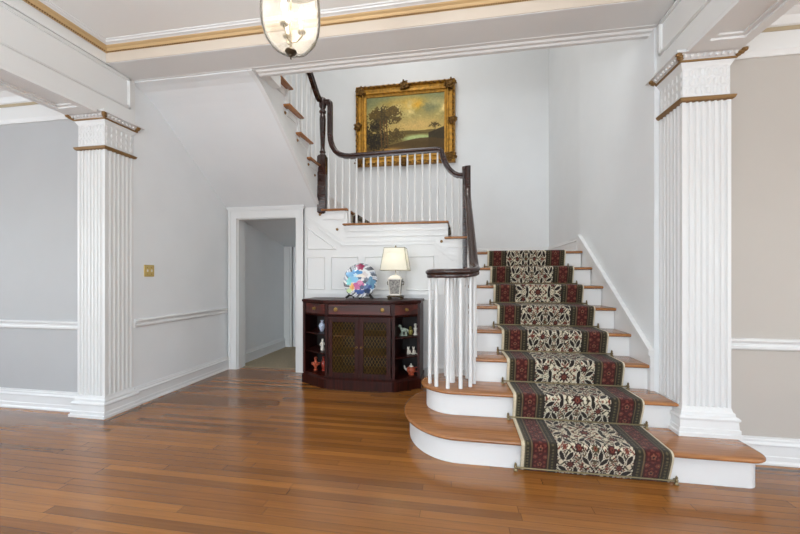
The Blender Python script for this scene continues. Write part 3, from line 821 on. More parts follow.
# canvas
nu, nv = 240, 180
u = np.linspace(0, 1, nu); v = np.linspace(0, 1, nv); U, V = np.meshgrid(u, v)      # v from top
rs = np.random.RandomState(11)
def noise2(nx_, ny_):
    g = rs.rand(ny_+2, nx_+2); X_ = U*nx_; Y_ = V*ny_; xi = X_.astype(int); yi = Y_.astype(int); fx = X_-xi; fy = Y_-yi
    fx = fx*fx*(3-2*fx); fy = fy*fy*(3-2*fy)
    return (g[yi, xi]*(1-fx)+g[yi, xi+1]*fx)*(1-fy)+(g[yi+1, xi]*(1-fx)+g[yi+1, xi+1]*fx)*fy
fbm = noise2(5, 4)*.5+noise2(11, 8)*.27+noise2(23, 17)*.15+noise2(50, 38)*.08
fine = noise2(60, 45)*.5+noise2(110, 80)*.5
img = np.zeros((nv, nu, 3))
def mixc(mask, c):
    global img
    m = np.clip(mask, 0, 1)[..., None]; img = img*(1-m)+hexa(c)*m
img[:] = hexa('9c9468')
mixc(1-V*2.2, '7f8a72'); mixc((V-.25)*1.8, 'cbb27a')
mixc(np.exp(-(((U-.60)/.16)**2+((V-.16)/.10)**2)**1.0)*1.3, 'd6a838')
mixc(np.exp(-(((U-.38)/.20)**2+((V-.14)/.10)**2))*.6, 'bf9a48')
mixc((fbm-.50)*3*np.exp(-((V-.25)/.25)**2), 'a59a78')
mixc(np.exp(-(((U-.85)/.12)**2+((V-.18)/.10)**2))*.5, 'c2c0a8')
mixc(np.exp(-(((U-.65)/.3)**2+((V-.52)/.10)**2))*.7, 'd6b787')
mixc((fbm-.52)*5*np.exp(-((V-.34)/.2)**2), 'e6d9ac'); mixc((.44-fbm)*4*np.exp(-((V-.2)/.2)**2), '6f7867')
mixc((V > .62+.03*np.sin(U*9)+.03*fbm)*1., '6b5e34')
mixc(np.exp(-(((U-.68)/.20)**2+((V-.74)/.055)**2)**1.4)*1.4, 'a8bd9a')
mixc(((V > .60+.04*(1-U)) & (V < .66+.02*fbm) & (U > .5) & (U < .88))*.8, '5a4e2c')
mixc(((V > .68-.45*(U-.75)) & (U > .80))*.92, '2e2615')
mixc(((V > .80+.06*np.sin(U*5+1))*1.)*.9, '4a3819')
mixc(np.exp(-(((U-.30)/.17)**2+((V-.92)/.04)**2))*1., 'b58d4c')
def crown(cu, cv, su, sv, c, k=9):
    d = 1-np.hypot((U-cu)/su, (V-cv)/sv)+(fbm-.5)*1.3+(fine-.5)*1.7
    mixc(np.clip(d*k, 0, 1)*.96, c)
    mixc(np.clip(d*k, 0, 1)*np.clip((fine-.52)*5, 0, 1)*np.clip(1.2-(V-cv)/sv, 0, 1)*.55, '7c6c32')
crown(.22, .36, .18, .17, '3a3018'); crown(.33, .27, .10, .09, '54441f'); crown(.12, .30, .08, .08, '54441f'); crown(.38, .40, .08, .07, '4a3a1a'); crown(.10, .52, .12, .12, '1c160b')
crown(.40, .66, .12, .13, '453616'); crown(.15, .74, .17, .17, '1a140a'); crown(.02, .62, .08, .22, '1c160b')
for a, b_ in ((.19, .20), (.235, .215), (.27, .25)):
    mixc(((np.abs(U-a-(V-.6)*.05) < .008) & (V > .40) & (V < .86))*.9, '5c3f1c')
crown(.88, .53, .07, .045, '4a3c1e', 7); mixc(((np.abs(U-.885) < .005) & (V > .52) & (V < .64))*.9, '3a2c16')
mixc((V > .94)*.6, '1f170b')
ix0, ix1, iz0, iz1 = PX0+.195, PX1-.195, PZ0+.195, PZ1-.195
co = np.stack([ix0+(ix1-ix0)*U, np.full_like(U, y-.022), iz1-(iz1-iz0)*V], -1)
idx = np.arange(nu*nv).reshape(nv, nu); f = np.stack([idx[:-1, :-1], idx[1:, :-1], idx[1:, 1:], idx[:-1, 1:]], -1).reshape(-1, 4)
me = bpy.data.meshes.new('canvas'); me.from_pydata(co.reshape(-1, 3).tolist(), [], f.tolist()); me.update()
img = np.clip((img-.42)*1.0+.43, .06, 1)*(.91+.18*fine[..., None])*np.array([1.02, .98, .80])
setcol(me, nlin(img).reshape(-1, 3)); me.materials.append(M_attr_paint)
o = bpy.data.objects.new('canvas', me); C.objects.link(o); md = o.modifiers.new('Solidify', 'SOLIDIFY'); md.thickness = .015; md.offset = -1
o.parent = T; o.location = -T.location

# ------------------------------------------------------------------ cabinet
CB = thing('side_cabinet', 'dark mahogany side cabinet with lattice doors and open corner shelves', 'cabinet', (-1.085, 3.9, 0))
CX0, CX1, FX0, FX1, CYF, CYS, CYB = -1.765, -.425, -1.405, -.70, 3.64, 3.82, 4.165
def cab_outline(o=0):
    p = [(CX0, CYB), (CX0, CYS)]
    n = 10
    for i in range(1, n+1):
        t = i/n; s = t*t*(3-2*t); p.append((CX0+(FX0-CX0)*t, CYS+(CYF-CYS)*(s*.7+t*.3)))
    p += [(x, y) for x, y in [(FX1+(CX1-FX1)*(i/n), CYF+(CYS-CYF)*(((i/n)**2*(3-2*i/n))*.7+.3*i/n)) for i in range(0, n+1)]]
    p += [(CX1, CYB)]
    return p
OL = cab_outline()
mb = MB().layers(OL, [(0, .012), (.10, .012), (.108, .004), (.118, -.006), (.125, -.006)])
mb.box((CX0, CYB-.015, .12), (CX1, CYB, .92))                                       # back
for x0 in (CX0, CX1-.028): mb.box((x0, CYS-.01, .12), (x0+.028, CYB, .92))          # outer sides
for x0 in (FX0-.03, FX1): mb.box((x0, CYF+.004, .12), (x0+.03, CYB, .92))           # dividers
mb.layers(OL, [(.775, -.004), (.785, .002), (.79, -.004)])
mb.layers(OL, [(.79, -.012), (.915, -.012)])
mb.box((FX0, CYF+.006, .12), (FX1, CYF+.02, .145)); mb.box((FX0, CYF+.006, .755), (FX1, CYF+.02, .78))
mb.build('body', M_mahog, CB)
mb = MB().box((CX0+.03, CYB-.019, .13), (FX0-.031, CYB-.0155, .774)).box((FX0+.001, CYB-.019, .13), (FX1-.001, CYB-.0155, .774)).box((FX1+.031, CYB-.019, .13), (CX1-.03, CYB-.0155, .774))
mb.build('lining', M_dark, CB)
MB().layers(OL, [(.915, .004), (.925, .012), (.944, .012), (.950, .006)]).build('top', M_mahog, CB)
def side_poly(left, ins=.02):
    q = [p for p in OL if (p[0] <= FX0+1e-6 if left else p[0] >= FX1-1e-6)]
    c = ((CX0+FX0)/2, 4.0) if left else ((CX1+FX1)/2, 4.0)
    if left: q = q + [(FX0-.03, CYB-.02)]; q = [(max(CX0+.025, min(FX0-.032, a)), min(CYB-.018, b+ins)) for a, b in q]
    else: q = [(FX1+.03, CYB-.02)] + q; q = [(min(CX1-.025, max(FX1+.032, a)), min(CYB-.018, b+ins)) for a, b in q]
    return q
for left in (True, False):
    for z in ((.355, .565) if left else (.335, .545)):
        MB().layers(side_poly(left), [(z, 0), (z+.014, 0)]).build('shelf', M_mahog, CB)
for z in (.34, .55): MB().box((FX0+.005, CYF+.06, z), (FX1-.005, CYB-.02, z+.014)).build('shelf', M_mahog, CB)
def knob(x, y, z, par, nrm=(0,-1,0), r=.017):
    MB().lathe((x, y, z), [(r*1.3, 0), (r*1.3, .003), (r*.6, .006), (r*.5, .014), (r*.95, .018), (r, .024), (r*.6, .030), (0, .031)], 14, nrm).build('knob', M_knob, par, True)
# drawers
d = MB().box((FX0+.015, CYF-.010, .80), (FX1-.015, CYF+.02, .905)).build('drawer', M_drawer, CB)
bev = d.modifiers.new('Bevel', 'BEVEL'); bev.width = .004; bev.segments = 2
for x in (-1.31, -.80): knob(x, CYF-.010, .853, d)
for left in (True, False):
    seg = [p for p in OL if (CX0+.02 < p[0] < FX0-.02 if left else FX1+.02 < p[0] < CX1-.02)]
    outer = [Vector(p) for p in seg]; nrm = []
    for i in range(len(outer)):
        t = (outer[min(i+1, len(outer)-1)]-outer[max(0, i-1)]).normalized(); nrm.append(Vector((t.y, -t.x)))
    poly = [tuple(p+n*.004) for p, n in zip(outer, nrm)] + [tuple(p-n*.02) for p, n in reversed(list(zip(outer, nrm)))]
    d = MB().layers(poly, [(.80, 0), (.905, 0)]).build('drawer', M_drawer, CB, True)
    mi = len(outer)//2; p = outer[mi]+nrm[mi]*.004; knob(p.x, p.y, .853, d, (nrm[mi].x, nrm[mi].y, 0), .015)
# doors with diagonal brass lattice
xm = (FX0+FX1)/2
for x0, x1, kx in ((FX0+.012, xm-.002, -1), (xm+.002, FX1-.012, 1)):
    z0, z1, s = .135, .765, .045
    yy0, yy1 = CYF-.008, CYF+.014
    mb = MB().box((x0, yy0, z0), (x0+s, yy1, z1)).box((x1-s, yy0, z0), (x1, yy1, z1)).box((x0+s, yy0, z0), (x1-s, yy1, z0+s)).box((x0+s, yy0, z1-s), (x1-s, yy1, z1))
    d = mb.build('door', M_mahog, CB)
    a0, a1, b0, b1 = x0+s, x1-s, z0+s, z1-s; w, h = a1-a0, b1-b0
    mb = MB(); pitch = .036; sl = 1.75
    for sg in (1, -1):
        c = -h/sl-w
        while c < w+h/sl+w:
            # line x = a0 + c + sg*(z-b0)/sl
            pts = []
            for z in (b0, b1):
                pts.append((a0+c+sg*(z-b0)/sl, z))
            (xa, za), (xb, zb) = pts
            def clip(xa, za, xb, zb):
                t0, t1 = 0, 1; dx = xb-xa
                for bound, sign in ((a0, 1), (a1, -1)):
                    q = (xa-bound)*sign; p_ = -dx*sign
                    if abs(p_) < 1e-9: continue
                    t = q/p_
                    if p_ < 0: t0 = max(t0, t)
                    else: t1 = min(t1, t)
                return (t0, t1)
            t0, t1 = clip(xa, za, xb, zb)
            if t1-t0 > .01:
                A = (xa+(xb-xa)*t0, CYF+.002+.002*sg, za+(zb-za)*t0); B = (xa+(xb-xa)*t1, CYF+.002+.002*sg, za+(zb-za)*t1)
                mb.tube([A, B], .0015, 4, up=(0,1,0))
            c += pitch
    mb.build('grille', M_lattice, d)
    kxp = (x1-s/2) if kx < 0 else (x0+s/2)
    knob(kxp, yy0, .455, d, r=.008)

# ------------------------------------------------------------------ ornaments in the cabinet
def ellpart(mb, c, r, sc, rot=None): mb.ball(c, r, sc, 12, rot); return mb
M_cer_g = mat('pale_green_glaze', 'a9b5a4', .2, var=.2, vscale=40)
M_cer_w = mat('white_porcelain', 'e2dccf', .2)
M_cer_y = mat('olive_glaze', '8c8247', .25, var=.3, vscale=50)
M_cer_r = mat('coral_glaze', 'b5573c', .3, var=.5, vscale=45)
M_cer_rw = mat('red_enamel', '9b3a2c', .3, var=.5, vscale=45)
M_cer_b = mat('blue_white_glaze', 'b9c3d6', .2, var=.45, vscale=55)
ZR = (.335+.014, .545+.014); ZL = (.355+.014, .565+.014)
# horse
t = thing('horse_figurine', 'pale green ceramic horse on the top right cabinet shelf', 'figurine', (-.61, 3.86, ZR[1])); x, y_, z = t.location
mb = MB(); ellpart(mb, (x, y_, z+.062), .03, (1.25, .62, .75))
for dx in (-.024, -.012, .018, .028): mb.tube([(x+dx, y_+(.008 if dx in (-.024, .018) else -.008), z+.055), (x+dx*1.05, y_+(.008 if dx in (-.024, .018) else -.008), z+.008)], [.009, .006], 7)
mb.tube([(x-.025, y_, z+.068), (x-.036, y_, z+.09), (x-.038, y_, z+.108)], [.015, .011, .008], 8)
mb.tube([(x-.034, y_, z+.108), (x-.052, y_, z+.10), (x-.062, y_, z+.092)], [.010, .009, .006], 8)
mb.tube([(x+.034, y_, z+.07), (x+.047, y_, z+.058), (x+.048, y_, z+.03)], [.006, .008, .004], 6)
mb.build('body', M_cer_g, t, True); MB().box((x-.042, y_-.02, z), (x+.04, y_+.02, z+.008)).build('plinth', M_cer_g, t)
# jar
o = MB().lathe((-.545, 3.93, ZR[1]), [(.016, 0), (.018, .004), (.028, .03), (.027, .05), (.014, .066), (.012, .072), (.018, .078), (.008, .09), (0, .094)], 16).build('lidded_jar', M_cer_y, None, True)
tag(o, 'small olive green jar between the horse and the white bust', 'jar')
# bust
t = thing('bust_figurine', 'small white bust on a pedestal on the top right shelf', 'figurine', (-.488, 3.92, ZR[1])); x, y_, z = t.location
MB().lathe((x, y_, z), [(.028, 0), (.028, .008), (.018, .014), (.014, .04), (.02, .05), (.016, .058)], 14).build('pedestal', M_cer_w, t, True)
mb = MB(); ellpart(mb, (x, y_, z+.068), .02, (1.1, .7, .8)); mb.tube([(x, y_, z+.074), (x, y_, z+.09)], .008, 8); ellpart(mb, (x, y_, z+.103), .018, (.85, .95, 1.15)); ellpart(mb, (x, y_-.017, z+.101), .004, (.8, 1, 1.2)); ellpart(mb, (x, y_+.006, z+.112), .018, (1, .9, .8))
mb.build('bust', M_cer_w, t, True)
# white cats
for i, (cx, lab) in enumerate(((-.553, 'small white sitting cat ornament on the middle right shelf, left of its pair'), (-.495, 'small white sitting cat ornament on the middle right shelf, right of its pair'))):
    mb = MB(); y_, z = 3.88, ZR[0]
    ellpart(mb, (cx, y_, z+.026), .024, (.8, .8, 1.1)); ellpart(mb, (cx-.006, y_-.01, z+.045), .016, (.8, .8, 1.2)); ellpart(mb, (cx-.008, y_-.014, z+.068), .015, (.95, 1, .9))
    for s in (-1, 1):
        mb.lathe((cx-.008+s*.009, y_-.012, z+.076), [(.006, 0), (.004, .008), (0, .015)], 8); mb.tube([(cx-.008+s*.007, y_-.022, z+.04), (cx-.008+s*.008, y_-.026, z+.004)], .005, 6)
    mb.tube([(cx+.016, y_+.006, z+.012), (cx+.032, y_, z+.008), (cx+.036, y_-.012, z+.008)], [.007, .006, .004], 6)
    o = mb.build('cat_figurine', M_cer_w, None, True); o.location = (0, 0, 0); tag(o, lab, 'figurine', 'white cat ornaments')
# red group lower right
t = thing('teapot', 'coral red and white teapot on the bottom right cabinet shelf', 'teapot', (-.53, 3.88, .125)); x, y_, z = t.location
MB().lathe((x, y_, z), [(.03, 0), (.032, .008), (.026, .014), (.046, .035), (.052, .055), (.042, .078), (.024, .09)], 18).build('pot', M_cer_r, t, True)
MB().lathe((x, y_, z+.09), [(.026, 0), (.024, .008), (.010, .016), (.006, .022), (.010, .03), (0, .036)], 14).build('lid', M_cer_w, t, True)
MB().tube([(x-.045, y_, z+.05), (x-.07, y_, z+.07), (x-.078, y_, z+.10)], [.013, .010, .007], 8).build('spout', M_cer_w, t, True)
MB().tube([(x+.042, y_, z+.08), (x+.07, y_, z+.085), (x+.078, y_, z+.06), (x+.062, y_, z+.036), (x+.046, y_, z+.035)], .007, 8).build('handle', M_cer_rw, t, True)
# left side
o = MB().lathe((-1.555, 3.86, ZL[1]), [(.018, 0), (.02, .006), (.034, .04), (.036, .07), (.024, .094), (.014, .104), (.016, .12), (.02, .128)], 18).build('vase', M_cer_b, None, True)
tag(o, 'small blue and white vase on the top left cabinet shelf', 'vase')
mb = MB(); x, y_, z = -1.545, 3.85, ZL[0]
mb.lathe((x, y_, z), [(.024, 0), (.024, .01), (.016, .05), (.020, .085), (.012, .10)], 14); ellpart(mb, (x, y_, z+.115), .015, (.9, .9, 1.1)); mb.tube([(x-.015, y_, z+.085), (x-.028, y_-.01, z+.06), (x-.012, y_-.02, z+.055)], .006, 7); mb.tube([(x+.015, y_, z+.085), (x+.027, y_-.01, z+.065), (x+.01, y_-.02, z+.06)], .006, 7)
tag(mb.build('standing_figurine', M_cer_w, None, True), 'small white standing figure on the middle left cabinet shelf', 'figurine')
mb = MB(); x, y_, z = -1.645, 3.89, .125
mb.lathe((x, y_, z), [(.022, 0), (.024, .008), (.012, .02), (.014, .035), (.034, .06), (.036, .08), (.018, .10), (.012, .118), (.02, .135), (.014, .15)], 16)
for s in (-1, 1): mb.tube([(x+s*.03, y_, z+.085), (x+s*.05, y_, z+.09), (x+s*.046, y_, z+.065), (x+s*.033, y_, z+.06)], .005, 6)
tag(mb.build('vase', M_cer_r, None, True), 'orange red two-handled vase on the bottom left cabinet shelf', 'vase')
mb = MB(); x, y_, z = -1.545, 3.88, .125
mb.lathe((x, y_, z), [(.022, 0), (.022, .01), (.012, .02), (.026, .05), (.028, .09), (.012, .12), (.016, .135)], 14); ellpart(mb, (x, y_, z+.15), .016, (1, 1, 1))
tag(mb.build('lidded_vase', M_cer_rw, None, True), 'narrow dark red lidded vase behind the left stile of the cabinet', 'vase')

# ------------------------------------------------------------------ plate on stand
px, py, pz = -1.12, 3.93, .95
t = thing('plate', 'round china plate painted with blue and magenta flowers, on a black stand', 'plate', (px, py, pz))
nr, na = 44, 132; rad = .198
rot = Matrix.Rotation(math.radians(-12), 4, 'X')
cz = pz+.012+rad
vs = []; cols = []
R1 = np.linspace(0, 1, nr); A1 = np.linspace(0, 2*PI, na, endpoint=False); RR, AA = np.meshgrid(R1, A1, indexing='ij')
Ux, Vz = RR*np.cos(AA), RR*np.sin(AA)
img = np.zeros(RR.shape+(3,)); img[:] = hexa('d9dadb')
rim = RR > .70
st = np.sin(AA*13+RR*9+np.sin(AA*3)*2)
img[rim & (st > .25)] = hexa('4e4f58'); img[rim & (st < -.75)] = hexa('8d93a0')
def blob(cx, cy, rx, ry, c, wob=.18, k=5):
    d = np.hypot((Ux-cx)/rx, (Vz-cy)/ry); th = np.arctan2(Vz-cy, Ux-cx); img[d < 1+wob*np.sin(k*th)] = hexa(c)
for b_ in ((-.42, .28, .42, .30, '5fa0cf'), (-.20, .42, .28, .20, '3f86bd'), (-.40, .08, .30, .22, '7ab6da'), (-.32, .32, .12, .1, 'bfe0ef'), (-.05, .15, .12, .10, '3d5a7c'),
           (.60, -.18, .30, .36, '4f7f9d'), (.42, -.42, .26, .20, '2d4a80'), (-.10, -.30, .30, .25, 'b04e86'), (-.02, -.12, .18, .12, 'cf84a8'), (-.50, -.42, .12, .24, 'e2b268'), (-.42, -.40, .08, .12, 'd88a4a'),
           (.02, -.66, .34, .14, '31508a'), (.45, -.62, .20, .14, '1f3354'), (.10, -.40, .12, .14, '1d2f5e'), (-.05, .80, .24, .17, '9a2350'), (-.68, -.08, .14, .22, '6ec3c6'), (.22, .28, .20, .22, 'c9c0c0'), (.35, .05, .14, .12, '5c6676'),
           (-.62, -.62, .14, .14, 'b9cf9c'), (.25, -.08, .12, .10, '2e3a48'), (.75, .35, .16, .10, '59606c')): blob(*b_)
me = bpy.data.meshes.new('dish')
dep = np.where(RR < .6, 0, ((RR-.6)/.4)**1.3*.02)
for i in range(nr):
    for j in range(na):
        p = rot @ Vector((RR[i, j]*rad*math.cos(A1[j]), -dep[i, j], RR[i, j]*rad*math.sin(A1[j]))); vs.append((px+p.x, py+p.y, cz+p.z))
f = [(i*na+j, (i+1)*na+j, (i+1)*na+(j+1) % na, i*na+(j+1) % na) for i in range(nr-1) for j in range(na)]
me.from_pydata(vs, [], f); me.update(); setcol(me, nlin(img).reshape(-1, 3)); me.materials.append(M_attr_china); me.shade_smooth()
o = bpy.data.objects.new('dish', me); C.objects.link(o); md = o.modifiers.new('Solidify', 'SOLIDIFY'); md.thickness = .008; md.offset = 0
o.parent = t; o.location = -t.location
MB().lathe((px, py+.012, cz), [(.07, 0), (.075, .003), (.065, .010), (0, .004)], 20, (0, 1, .2)).build('foot_ring', M_cer_w, t, True)
t = thing('plate_stand', 'black wooden easel stand holding the painted plate on the cabinet', 'plate stand', (px, py, pz))
for s in (-1, 1):
    x = px+s*.135
    MB().tube([(x+s*.025, py-.055, pz+.012), (x, py-.04, pz+.03), (x-s*.02, py-.02, pz+.055), (x-s*.035, py+.03, pz+.05), (x-s*.03, py+.07, pz+.012)], [.012, .013, .012, .011, .012], 8).build('foot', M_black, t, True)
    MB().tube([(x-s*.02, py-.03, pz+.05), (x+s*.01, py-.035, pz+.085), (x+s*.018, py-.03, pz+.115)], [.012, .010, .006], 8).build('prong', M_black, t, True)
MB().tube([(px-.125, py+.0, pz+.035), (px+.125, py+.0, pz+.035)], .008, 8).tube([(px, py, pz+.035), (px, py+.02, pz+.012)], .010, 8).tube([(px, py-.0, pz+.03), (px, py-.045, pz+.012)], .011, 8).build('crossbar', M_black, t, True)
MB().tube([(px, py+.02, pz+.03), (px, py+.075, pz+.22)], .009, 8).tube([(px, py+.07, pz+.2), (px, py+.12, pz+.010)], .008, 8).build('back_support', M_black, t, True)

# ------------------------------------------------------------------ table lamp
M_shade = mat('ivory_silk_shade', 'f0ecdf', .8); nt = M_shade.node_tree
b = nt.nodes['Principled BSDF']; tr = nt.nodes.new('ShaderNodeBsdfTranslucent'); tr.inputs['Color'].default_value = lin('f2f1ea')+(1,)
mxs = nt.nodes.new('ShaderNodeMixShader'); mxs.inputs[0].default_value = .5
nt.links.new(b.outputs[0], mxs.inputs[1]); nt.links.new(tr.outputs[0], mxs.inputs[2]); nt.links.new(mxs.outputs[0], nt.nodes['Material Output'].inputs['Surface'])
M_shade_b = mat('shade_trim', '8d8672', .8)
M_urn = mat('painted_urn', '85827c', .25, var=.6, vscale=55)
def emis(name, c, s):
    m = bpy.data.materials.new(name); m.use_nodes = True; nt = m.node_tree; nt.nodes.remove(nt.nodes['Principled BSDF'])
    e = nt.nodes.new('ShaderNodeEmission'); e.inputs['Color'].default_value = lin(c)+(1,); e.inputs['Strength'].default_value = s
    nt.links.new(e.outputs[0], nt.nodes['Material Output'].inputs['Surface']); return m
lx, ly, lz = -.715, 3.94, .95
t = thing('table_lamp', 'lit table lamp with square ivory shade and patterned urn base on the cabinet', 'lamp', (lx, ly, lz))
def sq(w, d=None): d = d or w; return rect(lx-w/2, lx+w/2, ly-d/2, ly+d/2)
MB().layers(sq(.17, .13), [(lz+.022, 0), (lz+.030, .004), (lz+.038, 0), (lz+.044, -.014)]).build('foot', M_brass_d, t)
for sx in (-1, 1):
    for sy in (-1, 1): MB().lathe((lx+sx*.07, ly+sy*.05, lz), [(.014, 0), (.016, .008), (.010, .022)], 8).build('leg', M_brass_d, t, True)
A = sq(.105); Bq = sq(.145)
mb = MB(); rg = []
for w, z in ((.105, .044), (.108, .06), (.122, .12), (.138, .19), (.145, .215), (.152, .222), (.152, .23)):
    rg.append([mb.bm.verts.new((x, y2, lz+z)) for x, y2 in sq(w)])
for P_, Q_ in zip(rg, rg[1:]):
    for i in range(4): mb.face([P_[i], P_[(i+1) % 4], Q_[(i+1) % 4], Q_[i]])
mb.face(rg[0][::-1]); mb.face(rg[-1]); mb.build('urn', M_urn, t)
mb = MB()                                          # pale edging of the urn's faces
for sx in (-1, 1):
    mb.tube([(lx+sx*.053, ly-.0535, lz+.05), (lx+sx*.0715, ly-.0725, lz+.222)], .005, 6)
mb.box((lx-.055, ly-.057, lz+.046), (lx+.055, ly+.057, lz+.062)).box((lx-.077, ly-.077, lz+.222), (lx+.077, ly+.077, lz+.236)); mb.build('edging', M_cer_w, t)
mb = MB().layers(sq(.14), [(lz+.236, 0), (lz+.244, -.006), (lz+.258, -.02), (lz+.268, -.042), (lz+.272, -.058)]); mb.lathe((lx, ly, lz+.27), [(.012, 0), (.008, .01), (.008, .03)], 10)
mb.build('lid', M_cer_w, t)
for s in (-1, 1): MB().tube([(lx+s*.07, ly, lz+.205), (lx+s*.095, ly, lz+.195), (lx+s*.092, ly, lz+.165), (lx+s*.066, ly, lz+.16)], .005, 6).build('handle', M_brass_d, t, True)
MB().tube([(lx, ly, lz+.28), (lx, ly, lz+.585)], .004, 6).lathe((lx, ly, lz+.578), [(.003, 0), (.010, .010), (.006, .018), (.008, .024), (0, .030)], 10).build('finial', M_brass, t, True)
s0, s1 = lz+.325, lz+.575
mb = MB(); rg = [[mb.bm.verts.new((x, y2, z)) for x, y2 in sq(w, d_)] for w, d_, z in ((.305, .25, s0), (.29, .235, s0+.03), (.245, .19, s1-.06), (.228, .18, s1))]
for P_, Q_ in zip(rg, rg[1:]):
    for i in range(4): mb.face([P_[i], P_[(i+1) % 4], Q_[(i+1) % 4], Q_[i]])
o = mb.build('lamp_shade', M_shade, t); md = o.modifiers.new('Solidify', 'SOLIDIFY'); md.thickness = .002
mb = MB()
for w, d_, z in ((.308, .253, s0), (.231, .183, s1)):
    q = sq(w, d_); mb.tube([(a, b_, z) for a, b_ in q+[q[0]]], .0028, 6)
for i in range(4):
    a, b_ = sq(.305, .25)[i], sq(.228, .18)[i]; mb.tube([(a[0], a[1], s0), (b_[0], b_[1], s1)], .0022, 6)
mb.tube([(lx-.11, ly, s1-.004), (lx+.11, ly, s1-.004)], .002, 6); mb.build('shade_trim', M_shade_b, t)
MB().ball((lx, ly, lz+.44), .03, (1, 1, 1.2), 12).build('bulb', emis('lamp_bulb', 'fff4e4', 5), t, True)

# ------------------------------------------------------------------ ceiling lantern
gx, gy = -.806, 1.607
t = thing('pendant_lantern', 'clear glass bell jar ceiling lantern with candle bulbs hanging in the hall', 'ceiling light', (gx, gy, ZC))
M_glass = bpy.data.materials.new('seeded_glass'); M_glass.use_nodes = True; nt = M_glass.node_tree; nt.nodes.remove(nt.nodes['Principled BSDF'])
tp = nt.nodes.new('ShaderNodeBsdfTransparent'); tp.inputs['Color'].default_value = (.94, .94, .93, 1)
gl = nt.nodes.new('ShaderNodeBsdfGlossy'); gl.inputs['Roughness'].default_value = .08
tl = nt.nodes.new('ShaderNodeBsdfTranslucent'); tl.inputs['Color'].default_value = (.62, .58, .52, 1)
df = nt.nodes.new('ShaderNodeBsdfDiffuse'); df.inputs['Color'].default_value = (.62, .59, .54, 1)
lw = nt.nodes.new('ShaderNodeLayerWeight'); lw.inputs['Blend'].default_value = .06
nz = nt.nodes.new('ShaderNodeTexNoise'); nz.inputs['Scale'].default_value = 30; nz.inputs['Detail'].default_value = 6
tcn = nt.nodes.new('ShaderNodeTexCoord'); nt.links.new(tcn.outputs['Object'], nz.inputs['Vector'])
bpn = nt.nodes.new('ShaderNodeBump'); bpn.inputs['Strength'].default_value = .4; nt.links.new(nz.outputs['Fac'], bpn.inputs['Height']); nt.links.new(bpn.outputs[0], gl.inputs['Normal'])
m1 = nt.nodes.new('ShaderNodeMixShader'); m1.inputs[0].default_value = .5
m2_ = nt.nodes.new('ShaderNodeMixShader'); m3 = nt.nodes.new('ShaderNodeMixShader')
nt.links.new(tl.outputs[0], m1.inputs[1]); nt.links.new(df.outputs[0], m1.inputs[2])
mr = nt.nodes.new('ShaderNodeMapRange'); mr.inputs['From Min'].default_value = .3; mr.inputs['From Max'].default_value = .75; mr.inputs['To Min'].default_value = .06; mr.inputs['To Max'].default_value = .15
nt.links.new(nz.outputs['Fac'], mr.inputs['Value']); nt.links.new(mr.outputs[0], m2_.inputs[0]); nt.links.new(tp.outputs[0], m2_.inputs[1]); nt.links.new(m1.outputs[0], m2_.inputs[2])
nt.links.new(lw.outputs['Fresnel'], m3.inputs[0]); nt.links.new(m2_.outputs[0], m3.inputs[1]); nt.links.new(gl.outputs[0], m3.inputs[2])
nt.links.new(m3.outputs[0], nt.nodes['Material Output'].inputs['Surface'])
zb = 2.285
prof = [(.02, 0), (.055, .008), (.09, .03), (.118, .065), (.134, .11), (.14, .16), (.14, .21), (.136, .26), (.136, .29), (.145, .33), (.152, .36), (.148, .362), (.139, .33), (.131, .29), (.131, .26), (.135, .21), (.135, .16), (.129, .11), (.113, .068), (.086, .035), (.053, .013), (.02, .006)]
mb = MB(); rings = []
for r, z in prof: rings.append([mb.bm.verts.new((gx+r*math.cos(2*PI*i/40), gy+r*math.sin(2*PI*i/40), zb+z)) for i in range(40)])
for A_, B_ in zip(rings, rings[1:]+rings[:1]):
    for i in range(40): mb.face([A_[i], A_[(i+1) % 40], B_[(i+1) % 40], B_[i]])
mb.build('glass_bell', M_glass, t, True)
MB().lathe((gx, gy, zb-.035), [(0, 0), (.004, .004), (.003, .012), (.008, .016), (.010, .022), (.022, .028), (.028, .038), (.026, .044), (.010, .05)], 18).build('finial', M_brass_d, t, True)
mb = MB().tube([(gx, gy, zb+.01), (gx, gy, zb+.30)], .006, 8)
bul = []
for k in range(3):
    a = math.radians(20+k*120); cx, cy = gx+.05*math.cos(a), gy+.05*math.sin(a)
    mb.tube([(gx, gy, zb+.05), (gx+.025*math.cos(a), gy+.025*math.sin(a), zb+.055), (cx, cy, zb+.085), (cx, cy, zb+.10)], .005, 8)
    mb.lathe((cx, cy, zb+.10), [(.018, 0), (.02, .006), (.008, .01)], 12); bul.append((cx, cy))
mb.build('candle_arms', M_brass, t, True)
M_bulb = emis('candle_bulb', 'ffe9c8', 2.2)
for cx, cy in bul:
    MB().tube([(cx, cy, zb+.11), (cx, cy, zb+.165)], .009, 10).build('candle_sleeve', M_cer_w, t, True)
    MB().lathe((cx, cy, zb+.165), [(.007, 0), (.015, .015), (.016, .03), (.010, .05), (.003, .066), (0, .07)], 12).build('bulb', M_bulb, t, True)
mb = MB().lathe((gx, gy, zb+.355), [(.156, 0), (.158, .008), (.150, .014), (.150, 0)], 32)
for k in range(3):
    a = math.radians(75+k*120); mb.tube([(gx+.15*math.cos(a), gy+.15*math.sin(a), zb+.36), (gx, gy, zb+.62)], .003, 6)
mb.tube([(gx, gy, zb+.28), (gx, gy, zb+.62)], .006, 8)
mb.build('metal_hanger', M_brass_d, t, True)
mb = MB()
mb.tube([(gx, gy, zb+.60), (gx, gy, ZC-.02)], .006, 8); mb.build('stem', M_brass_d, t, True)
MB().lathe((gx, gy, ZC-.03), [(.015, 0), (.05, .010), (.06, .022), (.06, .03)], 24).build('canopy', M_brass_d, t, True)

